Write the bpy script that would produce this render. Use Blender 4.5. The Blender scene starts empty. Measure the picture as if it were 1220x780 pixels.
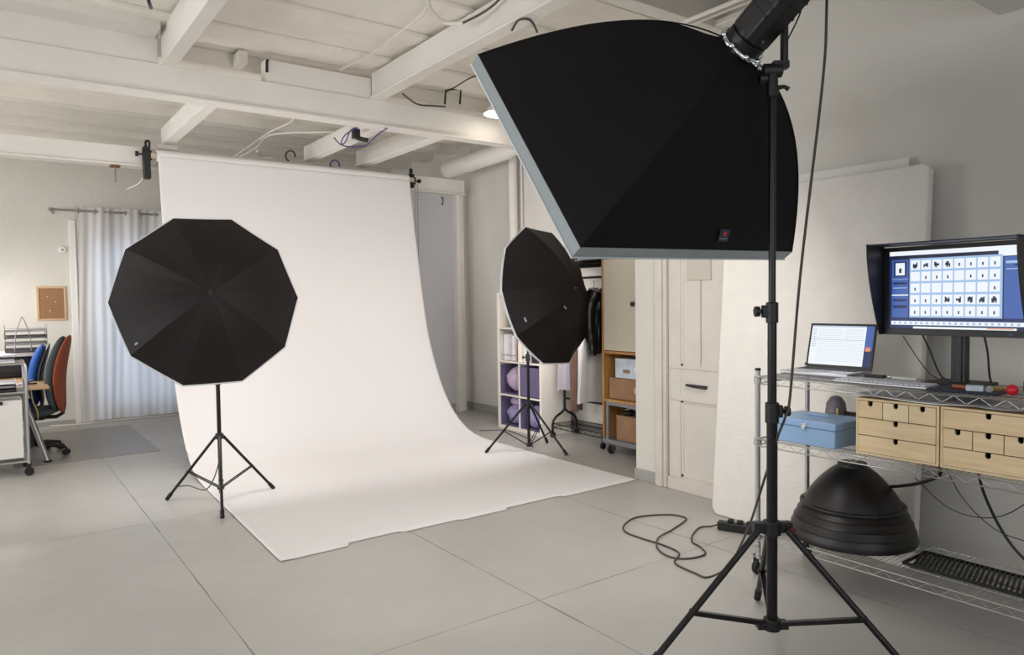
import bpy, bmesh, math, random
from mathutils import Vector, Matrix, noise
random.seed(7)
PI = math.pi
S = bpy.context.scene
COL = S.collection
V = Vector
sin, cos = math.sin, math.cos

# ------------------------------------------------------------------ materials
def srgb(c):
    return tuple(((x/255)/12.92 if x/255 <= .04045 else ((x/255+.055)/1.055)**2.4) for x in c)

def mat(name, rgb, rough=.6, metal=0, spec=.5, var=0, vscale=6, bump=0, bscale=40, emit=0, trans=0, sheen=0, coat=0):
    m = bpy.data.materials.new(name); m.use_nodes = True
    nt = m.node_tree; b = nt.nodes['Principled BSDF']
    c = srgb(rgb)
    b.inputs['Base Color'].default_value = (*c, 1)
    b.inputs['Roughness'].default_value = rough
    b.inputs['Metallic'].default_value = metal
    b.inputs['Specular IOR Level'].default_value = spec
    if coat: b.inputs['Coat Weight'].default_value = coat
    if sheen:
        b.inputs['Sheen Weight'].default_value = sheen
    if emit:
        b.inputs['Emission Color'].default_value = (*c, 1)
        b.inputs['Emission Strength'].default_value = emit
    if trans: b.inputs['Transmission Weight'].default_value = trans
    if name.startswith('screen'): b.inputs['Base Color'].default_value = (0, 0, 0, 1)
    tc = nt.nodes.new('ShaderNodeTexCoord')
    if var:
        n = nt.nodes.new('ShaderNodeTexNoise'); n.inputs['Scale'].default_value = vscale; n.inputs['Detail'].default_value = 5
        r = nt.nodes.new('ShaderNodeMapRange'); r.inputs['To Min'].default_value = 1-var; r.inputs['To Max'].default_value = 1+var*.6
        r.inputs['From Min'].default_value = .3; r.inputs['From Max'].default_value = .7
        mx = nt.nodes.new('ShaderNodeMix'); mx.data_type = 'RGBA'; mx.blend_type = 'MULTIPLY'; mx.inputs['Factor'].default_value = 1
        mx.inputs['A'].default_value = (*c, 1)
        nt.links.new(tc.outputs['Object'], n.inputs['Vector']); nt.links.new(n.outputs['Fac'], r.inputs['Value'])
        nt.links.new(r.outputs['Result'], mx.inputs['B']); nt.links.new(mx.outputs['Result'], b.inputs['Base Color'])
    if bump:
        n2 = nt.nodes.new('ShaderNodeTexNoise'); n2.inputs['Scale'].default_value = bscale; n2.inputs['Detail'].default_value = 4
        bp = nt.nodes.new('ShaderNodeBump'); bp.inputs['Strength'].default_value = bump; bp.inputs['Distance'].default_value = .01
        nt.links.new(tc.outputs['Object'], n2.inputs['Vector']); nt.links.new(n2.outputs['Fac'], bp.inputs['Height'])
        nt.links.new(bp.outputs['Normal'], b.inputs['Normal'])
    return m

def wood_mat(name, c1, c2, axis=1, rough=.5, scale=9):
    m = bpy.data.materials.new(name); m.use_nodes = True
    nt = m.node_tree; b = nt.nodes['Principled BSDF']; b.inputs['Roughness'].default_value = rough
    tc = nt.nodes.new('ShaderNodeTexCoord'); mp = nt.nodes.new('ShaderNodeMapping')
    s = [scale*2.2]*3; s[axis] = scale*.18
    mp.inputs['Scale'].default_value = s
    n = nt.nodes.new('ShaderNodeTexNoise'); n.inputs['Scale'].default_value = 2; n.inputs['Detail'].default_value = 6; n.inputs['Distortion'].default_value = .6
    cr = nt.nodes.new('ShaderNodeValToRGB')
    cr.color_ramp.elements[0].position = .3; cr.color_ramp.elements[0].color = (*srgb(c1), 1)
    cr.color_ramp.elements[1].position = .7; cr.color_ramp.elements[1].color = (*srgb(c2), 1)
    L = nt.links.new
    L(tc.outputs['Object'], mp.inputs['Vector']); L(mp.outputs['Vector'], n.inputs['Vector']); L(n.outputs['Fac'], cr.inputs['Fac']); L(cr.outputs['Color'], b.inputs['Base Color'])
    return m

def floor_mat():
    m = bpy.data.materials.new('painted_floor_panels'); m.use_nodes = True
    nt = m.node_tree; b = nt.nodes['Principled BSDF']; L = nt.links.new
    geo = nt.nodes.new('ShaderNodeNewGeometry')
    sx = nt.nodes.new('ShaderNodeSeparateXYZ'); L(geo.outputs['Position'], sx.inputs[0])
    wob = nt.nodes.new('ShaderNodeTexNoise'); wob.inputs['Scale'].default_value = 5
    L(geo.outputs['Position'], wob.inputs['Vector'])
    def M(op, a, b2=None, c=None):
        n = nt.nodes.new('ShaderNodeMath'); n.operation = op
        for i, v in enumerate((a, b2, c)):
            if v is None: continue
            if isinstance(v, (int, float)): n.inputs[i].default_value = v
            else: L(v, n.inputs[i])
        return n.outputs[0]
    w = M('MULTIPLY', M('SUBTRACT', wob.outputs['Fac'], .5), .012)
    def dist(coord, off, per):
        q = M('DIVIDE', M('SUBTRACT', M('ADD', coord, w), off), per)
        fr = M('FRACT', q)
        return M('MULTIPLY', M('MINIMUM', fr, M('SUBTRACT', 1, fr)), per)
    dx = dist(sx.outputs['X'], .815, 1.215); dy = dist(sx.outputs['Y'], 2.585, 2.46)
    n1 = nt.nodes.new('ShaderNodeTexNoise'); n1.inputs['Scale'].default_value = 2.3; n1.inputs['Detail'].default_value = 3
    L(geo.outputs['Position'], n1.inputs['Vector'])
    wx = M('MULTIPLY', M('MAXIMUM', M('SUBTRACT', n1.outputs['Fac'], .36), .03), .02)
    d = M('MINIMUM', dx, M('ADD', dy, .0008))
    mr = nt.nodes.new('ShaderNodeMapRange'); L(d, mr.inputs['Value']); mr.inputs['From Min'].default_value = .0008; L(M('ADD', wx, .0018), mr.inputs['From Max'])
    mr.inputs['To Min'].default_value = 1; mr.inputs['To Max'].default_value = 0
    # base colour: painted grey with soft wear
    n2 = nt.nodes.new('ShaderNodeTexNoise'); n2.inputs['Scale'].default_value = 1.1; n2.inputs['Detail'].default_value = 8; n2.inputs['Roughness'].default_value = .62
    L(geo.outputs['Position'], n2.inputs['Vector'])
    cr = nt.nodes.new('ShaderNodeValToRGB'); cr.color_ramp.elements[0].position = .33; cr.color_ramp.elements[1].position = .68
    cr.color_ramp.elements[0].color = (*srgb((172, 169, 162)), 1); cr.color_ramp.elements[1].color = (*srgb((184, 181, 174)), 1)
    L(n2.outputs['Fac'], cr.inputs['Fac'])
    # fine dirt specks
    vo = nt.nodes.new('ShaderNodeTexNoise'); vo.inputs['Scale'].default_value = 38; vo.inputs['Detail'].default_value = 2
    L(geo.outputs['Position'], vo.inputs['Vector'])
    sp = nt.nodes.new('ShaderNodeMapRange'); L(vo.outputs['Fac'], sp.inputs['Value']); sp.inputs['From Min'].default_value = .7; sp.inputs['From Max'].default_value = .78
    mx0 = nt.nodes.new('ShaderNodeMix'); mx0.data_type = 'RGBA'; L(M('MULTIPLY', sp.outputs['Result'], .35), mx0.inputs['Factor']); L(cr.outputs['Color'], mx0.inputs['A']); mx0.inputs['B'].default_value = (*srgb((120, 112, 102)), 1)
    mx = nt.nodes.new('ShaderNodeMix'); mx.data_type = 'RGBA'; L(M('MULTIPLY', mr.outputs['Result'], .78), mx.inputs['Factor']); L(mx0.outputs['Result'], mx.inputs['A']); mx.inputs['B'].default_value = (*srgb((92, 86, 80)), 1)
    L(mx.outputs['Result'], b.inputs['Base Color'])
    n3 = nt.nodes.new('ShaderNodeTexNoise'); n3.inputs['Scale'].default_value = 7; n3.inputs['Detail'].default_value = 4; L(geo.outputs['Position'], n3.inputs['Vector'])
    rr = nt.nodes.new('ShaderNodeMapRange'); L(n3.outputs['Fac'], rr.inputs['Value']); rr.inputs['To Min'].default_value = .3; rr.inputs['To Max'].default_value = .52
    L(rr.outputs['Result'], b.inputs['Roughness'])
    bp = nt.nodes.new('ShaderNodeBump'); bp.inputs['Strength'].default_value = .25; bp.inputs['Distance'].default_value = .01
    L(M('SUBTRACT', M('MULTIPLY', n3.outputs['Fac'], .25), mr.outputs['Result']), bp.inputs['Height']); L(bp.outputs['Normal'], b.inputs['Normal'])
    return m

def cloth_trans_mat(name, rgb, tfac=.45, tcol=None):
    m = bpy.data.materials.new(name); m.use_nodes = True
    nt = m.node_tree; nt.nodes.clear(); L = nt.links.new
    o = nt.nodes.new('ShaderNodeOutputMaterial'); mx = nt.nodes.new('ShaderNodeMixShader')
    d = nt.nodes.new('ShaderNodeBsdfDiffuse'); t = nt.nodes.new('ShaderNodeBsdfTranslucent')
    d.inputs[0].default_value = (*srgb(rgb), 1); t.inputs[0].default_value = (*srgb(tcol or rgb), 1); mx.inputs[0].default_value = tfac
    L(d.outputs[0], mx.inputs[1]); L(t.outputs[0], mx.inputs[2]); L(mx.outputs[0], o.inputs[0])
    return m

def glass_mat():
    m = bpy.data.materials.new('window_glass'); m.use_nodes = True
    nt = m.node_tree; nt.nodes.clear(); L = nt.links.new
    o = nt.nodes.new('ShaderNodeOutputMaterial'); mx = nt.nodes.new('ShaderNodeMixShader')
    t = nt.nodes.new('ShaderNodeBsdfTransparent'); g = nt.nodes.new('ShaderNodeBsdfGlossy'); g.inputs['Roughness'].default_value = .02
    mx.inputs[0].default_value = .06
    L(t.outputs[0], mx.inputs[1]); L(g.outputs[0], mx.inputs[2]); L(mx.outputs[0], o.inputs[0])
    return m

M = dict(
    floor=floor_mat(),
    wall=mat('painted_masonry', (208, 204, 194), .75, var=.03, vscale=3, bump=.35, bscale=28),
    wallwarm=mat('painted_plaster', (212, 207, 199), .75, var=.03, vscale=2.5, bump=.2, bscale=18),
    ceil=mat('whitewashed_deck', (230, 225, 214), .8, var=.05, vscale=4, bump=.2, bscale=25),
    beam=mat('painted_timber', (220, 215, 207), .7, var=.04, vscale=3, bump=.12, bscale=30),
    panelgrey=mat('grey_white_panel', (190, 189, 190), .6, var=.02),
    base=mat('grey_baseboard', (158, 156, 150), .6, var=.05),
    door=mat('old_cream_paint', (208, 201, 191), .5, var=.05, vscale=5, bump=.1),
    hatch=mat('hatch_paint', (192, 184, 171), .5),
    frame=mat('door_frame_paint', (208, 198, 188), .5, var=.05, vscale=7),
    paper=mat('seamless_paper', (228, 224, 221), .85, spec=.15),
    cardcore=mat('card_tube', (190, 172, 150), .8),
    foam=mat('styrofoam', (224, 219, 210), .9, var=.03, vscale=9, bump=.5, bscale=60),
    fabric=mat('black_nylon', (24, 17, 16), .62, spec=.3, bump=.3, bscale=9),
    sfabric=mat('black_softbox_fabric', (16, 14, 14), .7, spec=.22, bump=.35, bscale=5),
    lining=cloth_trans_mat('white_reflective_lining', (235, 238, 240), .1),
    diffuser=cloth_trans_mat('white_diffuser_cloth', (240, 240, 240), .5),
    lip=mat('silver_grey_lip', (148, 156, 158), .5, var=.05, vscale=20),
    edge=mat('white_piping', (210, 214, 216), .6),
    blackmetal=mat('black_anodised_metal', (15, 13, 12), .32, metal=.2, spec=.5),
    blackplastic=mat('black_plastic', (15, 13, 13), .45, bump=.03),
    rubber=mat('black_rubber', (20, 19, 19), .7),
    chrome=mat('chrome_wire', (190, 190, 190), .28, metal=1),
    castchrome=mat('bright_chrome', (225, 228, 232), .15, metal=1),
    steel=mat('grey_steel', (150, 148, 146), .4, metal=.8),
    dishblack=mat('satin_black_reflector', (26, 22, 21), .42, spec=.6, metal=.2, var=.1, vscale=5),
    blue=mat('pale_blue_enamel', (134, 166, 200), .4, var=.03),
    birch=wood_mat('birch_plywood', (214, 186, 142), (230, 206, 164), 1, .55),
    birchpale=wood_mat('pale_birch', (222, 202, 160), (232, 214, 176), 1, .55),
    oak=wood_mat('oak_edging', (150, 100, 50), (192, 142, 84), 2, .5, 6),
    pine=wood_mat('pine_desktop', (190, 150, 105), (212, 172, 128), 0, .45, 5),
    cardboard=mat('brown_cardboard', (150, 114, 84), .8, var=.2, vscale=8),
    cream=mat('cream_laminate', (198, 188, 168), .45, var=.02),
    white=mat('white_laminate', (222, 218, 212), .45),
    kallax=mat('white_shelf_laminate', (226, 219, 208), .4),
    purple=mat('purple_felt', (102, 93, 126), .9, bump=.2),
    lilac=mat('lilac_cloth', (186, 164, 190), .9, var=.15, vscale=30, bump=.4, bscale=40),
    lilac2=mat('mauve_cloth', (150, 141, 184), .9, var=.2, vscale=24, bump=.4, bscale=40),
    leather=mat('black_leather', (26, 25, 24), .38, spec=.5, bump=.4, bscale=16),
    greycloth=mat('pale_grey_cloth', (196, 192, 188), .9, var=.05, bump=.3, bscale=12),
    lavcloth=mat('pale_lavender_cloth', (186, 180, 190), .9, var=.06, bump=.3, bscale=12),
    browncloth=mat('brown_cloth', (110, 84, 72), .9, var=.1, bump=.3, bscale=12),
    rust=mat('rust_upholstery', (150, 76, 48), .85, var=.12, vscale=30, bump=.15),
    chairgrey=mat('slate_grey_upholstery', (68, 76, 80), .85, var=.08, bump=.1),
    chairblue=mat('blue_upholstery', (38, 88, 170), .85, bump=.1),
    darkgrey=mat('dark_grey_plastic', (48, 45, 44), .55),
    cork=mat('cork', (148, 110, 78), .9, var=.18, vscale=60, bump=.4, bscale=90),
    corkframe=mat('raw_pine_frame', (196, 164, 124), .6),
    curtain=cloth_trans_mat('sheer_white_curtain', (232, 228, 224), .5, (240, 238, 236)),
    glass=glass_mat(),
    papersheet=mat('office_paper', (232, 230, 228), .8),
    magazine=mat('printed_magazine', (196, 196, 204), .5, var=.2, vscale=30),
    darkred=mat('dark_red_plastic', (92, 20, 24), .4),
    red=mat('red_gloss', (200, 22, 36), .35),
    redspine=mat('terracotta_spine', (166, 92, 70), .6),
    navy=mat('navy_plastic', (26, 32, 58), .4),
    keyalu=mat('brushed_aluminium', (186, 186, 190), .35, metal=.85),
    keycap=mat('white_keys', (218, 220, 224), .5),
    lampglow=mat('lamp_glow', (255, 244, 228), .5, emit=6),
    cable=mat('dark_cable', (66, 60, 56), .5),
    blackcable=mat('black_cable', (24, 22, 22), .5),
    whitecable=mat('white_cable', (216, 210, 202), .5),
    purplecable=mat('purple_cable', (70, 40, 110), .5),
    mesh2=mat('grey_mesh', (104, 102, 104), .5, metal=.5),
    mesh=mat('dark_wire', (30, 28, 28), .5, metal=.4),
    greymat=mat('translucent_floor_mat', (140, 134, 130), .35, var=.04),
    greypad=mat('grey_dolly', (118, 118, 122), .55),
    bluebox=mat('pale_blue_print', (196, 206, 214), .6, var=.2, vscale=14),
    bottle=mat('grey_plastic_bottle', (112, 104, 112), .4),
    yellow=mat('yellow_print', (196, 170, 84), .5),
    rustmetal=mat('rusty_plate', (120, 84, 52), .8, var=.2, vscale=40),
    s_white=mat('screen_white', (240, 246, 252), .4, emit=.92),
    s_blue=mat('screen_blue', (66, 100, 176), .4, emit=.85),
    s_navy=mat('screen_navy', (24, 44, 96), .4, emit=.8),
    s_pale=mat('screen_pale', (168, 200, 240), .4, emit=.85),
    s_grey=mat('screen_grey', (190, 202, 222), .4, emit=.85),
    s_dark=mat('screen_dark', (30, 38, 70), .4, emit=.6),
    s_orange=mat('screen_orange', (240, 140, 90), .4, emit=.9),
)

# ------------------------------------------------------------------ mesh building
class MB:
    def __init__(s): s.v = []; s.f = []; s.m = []; s.mi = 0
    def add(s, vs, fs):
        o = len(s.v); s.v += [V(p) for p in vs]
        for f in fs: s.f.append([i+o for i in f]); s.m.append(s.mi)
        return s
    def box(s, x0, x1, y0, y1, z0, z1):
        return s.add([(x, y, z) for x in (x0, x1) for y in (y0, y1) for z in (z0, z1)],
                     [(0,1,3,2),(4,6,7,5),(0,4,5,1),(2,3,7,6),(0,2,6,4),(1,5,7,3)])
    def obox(s, c, ax, h):
        c = V(c); a = [V(q).normalized() for q in ax]
        vs = [c+a[0]*i*h[0]+a[1]*j*h[1]+a[2]*k*h[2] for i in (-1,1) for j in (-1,1) for k in (-1,1)]
        return s.add(vs, [(0,1,3,2),(4,6,7,5),(0,4,5,1),(2,3,7,6),(0,2,6,4),(1,5,7,3)])
    def tube(s, pts, r, n=8, closed=False, caps=True):
        pts = [V(p) for p in pts]; N = len(pts)
        rs = r if isinstance(r, (list, tuple)) else [r]*N
        prev = None; rings = []
        for i, p in enumerate(pts):
            if closed: t = (pts[(i+1) % N]-pts[i-1])
            else: t = pts[min(i+1, N-1)]-pts[max(i-1, 0)]
            if t.length < 1e-9: t = V((0, 0, 1))
            t.normalize()
            if prev is None:
                a = V((0, 0, 1)) if abs(t.z) < .9 else V((1, 0, 0)); x = t.cross(a).normalized()
            else:
                x = prev-t*prev.dot(t)
                x = x.normalized() if x.length > 1e-6 else t.orthogonal().normalized()
            prev = x; y = t.cross(x)
            rings.append([p+(x*cos(2*PI*k/n)+y*sin(2*PI*k/n))*rs[i] for k in range(n)])
        vs = [q for R in rings for q in R]; fs = []
        for i in range(N if closed else N-1):
            j = (i+1) % N
            for k in range(n):
                k2 = (k+1) % n; fs.append((i*n+k, i*n+k2, j*n+k2, j*n+k))
        if caps and not closed:
            fs.append(tuple(reversed(range(n)))); fs.append(tuple((N-1)*n+k for k in range(n)))
        return s.add(vs, fs)
    def cyl(s, p0, p1, r, n=16, r1=None): return s.tube([p0, p1], [r, r if r1 is None else r1], n)
    def lathe(s, prof, o=(0,0,0), axis=(0,0,1), n=32, cap=False):
        o = V(o); a = V(axis).normalized(); x = a.orthogonal().normalized(); y = a.cross(x)
        vs = []
        for (r, h) in prof:
            for k in range(n):
                t = 2*PI*k/n; vs.append(o+a*h+(x*cos(t)+y*sin(t))*r)
        fs = [(i*n+k, i*n+(k+1) % n, (i+1)*n+(k+1) % n, (i+1)*n+k) for i in range(len(prof)-1) for k in range(n)]
        if cap: fs += [tuple(range(n)), tuple((len(prof)-1)*n+k for k in range(n))]
        return s.add(vs, fs)
    def grid(s, fn, nu, nv, thick=0):
        P = [[V(fn(i/nu, j/nv)) for j in range(nv+1)] for i in range(nu+1)]
        w = nv+1
        vs = [p for R in P for p in R]
        fs = [(i*w+j, (i+1)*w+j, (i+1)*w+j+1, i*w+j+1) for i in range(nu) for j in range(nv)]
        if thick:
            nrm = []
            for i in range(nu+1):
                for j in range(nv+1):
                    du = P[min(i+1, nu)][j]-P[max(i-1, 0)][j]; dv = P[i][min(j+1, nv)]-P[i][max(j-1, 0)]
                    q = du.cross(dv); nrm.append(q.normalized() if q.length > 0 else V((0, 0, 1)))
            o = len(vs); vs += [vs[k]+nrm[k]*thick for k in range(o)]
            fs += [tuple(x+o for x in reversed(f)) for f in fs]
            rim = [(i, 0) for i in range(nu+1)]+[(nu, j) for j in range(1, nv+1)]+[(i, nv) for i in range(nu-1, -1, -1)]+[(0, j) for j in range(nv-1, 0, -1)]
            ids = [i*w+j for i, j in rim]
            fs += [(ids[k], ids[(k+1) % len(ids)], ids[(k+1) % len(ids)]+o, ids[k]+o) for k in range(len(ids))]
        return s.add(vs, fs)
    def prism(s, poly, d):
        poly = [V(p) for p in poly]; d = V(d); n = len(poly)
        return s.add(poly+[p+d for p in poly], [tuple(range(n)), tuple(range(2*n-1, n-1, -1))]+[(k, (k+1) % n, (k+1) % n+n, k+n) for k in range(n)])
    def ball(s, c, r, nu=14, nv=8, f=None):
        c = V(c); r = r if isinstance(r, (tuple, list)) else (r, r, r); vs = []; 
        for j in range(1, nv):
            for i in range(nu):
                a = 2*PI*i/nu; b = PI*j/nv; d = V((sin(b)*cos(a), sin(b)*sin(a), cos(b))); k = f(d) if f else 1
                vs.append(c+V((d.x*r[0], d.y*r[1], d.z*r[2]))*k)
        t = len(vs); vs += [c+V((0,0,r[2])), c-V((0,0,r[2]))]
        fs = [(j*nu+i, (j+1)*nu+i, (j+1)*nu+(i+1) % nu, j*nu+(i+1) % nu) for j in range(nv-2) for i in range(nu)]
        fs += [(t, i, (i+1) % nu) for i in range(nu)]+[(t+1, (nv-2)*nu+(i+1) % nu, (nv-2)*nu+i) for i in range(nu)]
        return s.add(vs, fs)

def wmat(o):
    m = Matrix.Identity(4)
    while o is not None: m = o.matrix_basis @ m; o = o.parent
    return m

def obj(name, mb, m, parent=None, bevel=0, flat=False, seg=2):
    bm = bmesh.new()
    vs = [bm.verts.new(p) for p in mb.v]; bm.verts.index_update()
    for f, mi in zip(mb.f, mb.m):
        try: fa = bm.faces.new([vs[i] for i in f]); fa.material_index = mi
        except ValueError: pass
    bmesh.ops.recalc_face_normals(bm, faces=bm.faces)
    for e in bm.edges:
        if len(e.link_faces) == 2: e.smooth = e.calc_face_angle(0) < math.radians(38)
    if not flat:
        for fa in bm.faces: fa.smooth = True
    me = bpy.data.meshes.new(name)
    if parent is not None: bm.transform(wmat(parent).inverted())
    lo = None
    if parent is None and mb.v:
        xs = [p.x for p in mb.v]; ys = [p.y for p in mb.v]; zs = [p.z for p in mb.v]
        lo = V(((min(xs)+max(xs))/2, (min(ys)+max(ys))/2, min(zs))); bm.transform(Matrix.Translation(-lo))
    bm.to_mesh(me); bm.free()
    for k in (m if isinstance(m, list) else [m]): me.materials.append(M[k] if isinstance(k, str) else k)
    o = bpy.data.objects.new(name, me); COL.objects.link(o)
    if parent is not None: o.parent = parent
    elif lo is not None: o.location = lo
    if bevel:
        b = o.modifiers.new('bevel', 'BEVEL'); b.width = bevel; b.segments = seg; b.limit_method = 'ANGLE'; b.angle_limit = math.radians(40)
    return o

def tag(o, label, cat, group=None, kind=None):
    o['label'] = label; o['category'] = cat
    if group: o['group'] = group
    if kind: o['kind'] = kind
    return o
def thing(name, label, cat, loc=(0,0,0), rz=0, group=None):
    o = bpy.data.objects.new(name, None); COL.objects.link(o); o.location = loc; o.rotation_euler = (0,0,rz); o.empty_display_size = .1
    return tag(o, label, cat, group)
def struct(o): o['kind'] = 'structure'; return o
def copytree(o, parent=None):
    c = o.copy(); COL.objects.link(c); c.parent = parent
    for ch in o.children: copytree(ch, c)
    return c
def spline(pts, sub=6, closed=False):
    pts = [V(p) for p in pts]; n = len(pts); out = []
    for i in range(n if closed else n-1):
        if closed: a, b, c, d = pts[i-1], pts[i], pts[(i+1) % n], pts[(i+2) % n]
        else: a, b, c, d = pts[max(i-1, 0)], pts[i], pts[i+1], pts[min(i+2, n-1)]
        for k in range(sub):
            t = k/sub
            out.append(.5*((2*b)+(-a+c)*t+(2*a-5*b+4*c-d)*t*t+(-a+3*b-3*c+d)*t**3))
    if not closed: out.append(pts[-1])
    return out

# ------------------------------------------------------------------ camera
F_PX = 855.26
cam = bpy.data.cameras.new('camera'); co = bpy.data.objects.new('camera', cam); COL.objects.link(co)
r_ = V((0.80644967, -0.5911492, -0.01347414)); u_ = V((0.03412565, 0.02378104, 0.99913458)); f_ = V((0.59031717, 0.80621157, -0.03935156))
mw = Matrix(((r_.x, u_.x, -f_.x, 0), (r_.y, u_.y, -f_.y, 0), (r_.z, u_.z, -f_.z, 1.4), (0, 0, 0, 1)))
co.matrix_world = mw
cam.sensor_width = 36; cam.lens = F_PX*36/1220; cam.clip_start = .05
S.camera = co
RT = V((.807, -.5906, 0)); FW = V((.5906, .807, 0)); UP = V((0, 0, 1))     # horizontal right and forward of the photographer

def at(px, py, ax, val):
    """world point where the sight line through photo point (px,py) meets the plane ax=val (layout helper, gives a real 3-D position)"""
    d = f_*F_PX+r_*(px-610)-u_*(py-390); k = 'xyz'.index(ax); c = V((0, 0, 1.4)); return c+d*((val-c[k])/d[k])
# ------------------------------------------------------------------ the room
XN, XR, XL, YB, YF = 4.02, 4.97, -3.4, 9.9, -2.8      # near right wall, recess wall, left wall, back wall, wall behind the camera
HC = 3.42
struct(obj('floor', MB().box(XL-.2, XR+.3, YF-.2, YB+.2, -.1, 0), 'floor'))
def wall_with_holes(axis, val, th, a0, a1, z0, z1, holes):
    """slab at axis=val with rectangular openings (a0,a1,z0,z1)"""
    mb = MB(); cuts = sorted(set([a0, a1]+[h[0] for h in holes]+[h[1] for h in holes]))
    for i in range(len(cuts)-1):
        c0, c1 = cuts[i], cuts[i+1]; mid = (c0+c1)/2
        hs = sorted([(h[2], h[3]) for h in holes if h[0] < mid < h[1]]); z = z0
        for (p, q) in hs+[(z1, z1)]:
            if p > z:
                if axis == 'x': mb.box(val, val+th, c0, c1, z, p)
                else: mb.box(c0, c1, val, val+th, z, p)
            z = q
    return mb
struct(obj('wall_back', wall_with_holes('y', YB, .2, XL, XR+.2, 0, HC, [(1.02, 2.35, .12, 2.2)]), 'wall'))
struct(obj('wall_left', wall_with_holes('x', XL-.2, .2, YF, YB, 0, HC, [(-1.6, 1.4, .9, 2.7), (2.4, 5.4, .9, 2.7), (6.2, 9.2, .9, 2.7)]), 'wall'))
struct(obj('wall_front', wall_with_holes('y', YF-.2, .2, XL-.2, XN+1.15, 0, HC, [(-2.6, 2.6, .9, 2.7)]), 'wall'))
struct(obj('wall_recess', MB().box(XR, XR+.2, 3.7, YB, 0, HC), 'wallwarm'))
struct(obj('wall_right', wall_with_holes('x', XN, 1.15, YF, 3.885, 0, HC, [(2.78, 3.57, 0, 2.06)]), 'wall'))
struct(obj('wall_partition', MB().box(2.6, 4.74, 7.70, 7.76, 0, 2.7), 'panelgrey'))
# skirting
struct(obj('baseboard_right', MB().box(XN-.012, XN, 3.665, 3.897, 0, .085).box(XN, XR, 3.885, 3.897, 0, .085), 'base', bevel=.003))
struct(obj('baseboard_recess', MB().box(XR-.014, XR, 3.9, YB, 0, .10), 'base', bevel=.003))
struct(obj('baseboard_partition', MB().box(2.6, 4.74, 7.686, 7.70, 0, .10), 'base', bevel=.003))
struct(obj('baseboard_back', MB().box(XL, .95, YB-.015, YB, 0, .05), 'base', bevel=.003))
# post that carries the far beam
struct(obj('trim_1', MB().box(4.74, 4.80, 7.60, 7.76, 0, 2.7).box(4.80, 4.86, 7.63, 7.76, 0, 2.7), 'beam', bevel=.006))

# ceiling deck of boards with battens under it, all in one shell
cb = MB().box(XL, XR+.2, YF, YB+.2, HC, HC+.15)
y = -2.6; rr = random.Random(3)
while y < YB-.1:
    if not (5.6 < y < 5.95): cb.box(XL, XR, y, y+.20, HC-(.13 if y > 5.6 else .03), HC)
    y += .62
y = -2.4
while y < YB-.1:
    cb.box(XL, XR, y+.03, y+.24, HC-.012, HC); y += .62
struct(obj('ceiling', cb, 'ceil', bevel=.004, seg=1))
# main beams (run across), the stacked upper beam, the far beam
def ibeam(x0, x1, y0, y1, z0, z1, lip=.02):
    m = MB().box(x0, x1, y0+lip, y1-lip, z0+.02, z1); m.box(x0, x1, y0, y1, z0, z0+.02); return m
struct(obj('trim_2', ibeam(XL, XR, 5.78, 5.93, 2.925, 3.155), 'beam', bevel=.004))
struct(obj('trim_3', MB().box(XL, 1.08, 5.81, 5.93, 3.155, HC).box(XL, 1.06, 5.58, 5.81, 3.335, HC), 'beam', bevel=.004))
struct(obj('trim_4', MB().box(1.86, 2.77, 5.81, 5.93, 3.155, 3.335), 'beam', bevel=.004))
struct(obj('trim_5', ibeam(XL, 4.86, 7.58, 7.75, 2.70, 2.885), 'beam', bevel=.004))
struct(obj('trim_6', MB().box(XL, XN, 1.25, 1.45, 2.745, 3.0), 'beam', bevel=.004))
struct(obj('trim_7', MB().box(XL, XN, 3.04, 3.16, 3.155, HC), 'beam', bevel=.004))
# joists (run away from the camera)
def joist(n, x0, x1, y0, y1, z0, z1, lip=0):
    m = MB().box(x0+lip, x1-lip, y0, y1, z0+(.02 if lip else 0), z1)
    if lip: m.box(x0, x1, y0, y1, z0, z0+.02)
    struct(obj('trim_%d' % n, m, 'beam', bevel=.005))
joist(8, 1.10, 1.20, YF, 5.80, 3.155, 3.40)
joist(9, 2.75, 2.87, YF, 5.80, 3.155, 3.375, .02)
joist(10, 1.42, 1.52, 5.93, 7.63, 2.93, 3.09)
joist(11, 2.84, 2.955, 5.93, 7.70, 2.93, 3.09, .015)
joist(12, 3.45, 3.58, 5.93, 7.70, 2.93, 3.11, .015)
joist(13, 1.68, 1.75, 5.9, 6.9, 3.30, 3.40)
joist(14, XN-.12, XN-.01, YF, 3.7, 3.16, 3.2)
# small blocks the joists rest on
struct(obj('trim_15', MB().box(1.38, 1.56, 7.585, 7.745, 2.886, 2.93), 'beam', bevel=.004))

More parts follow.
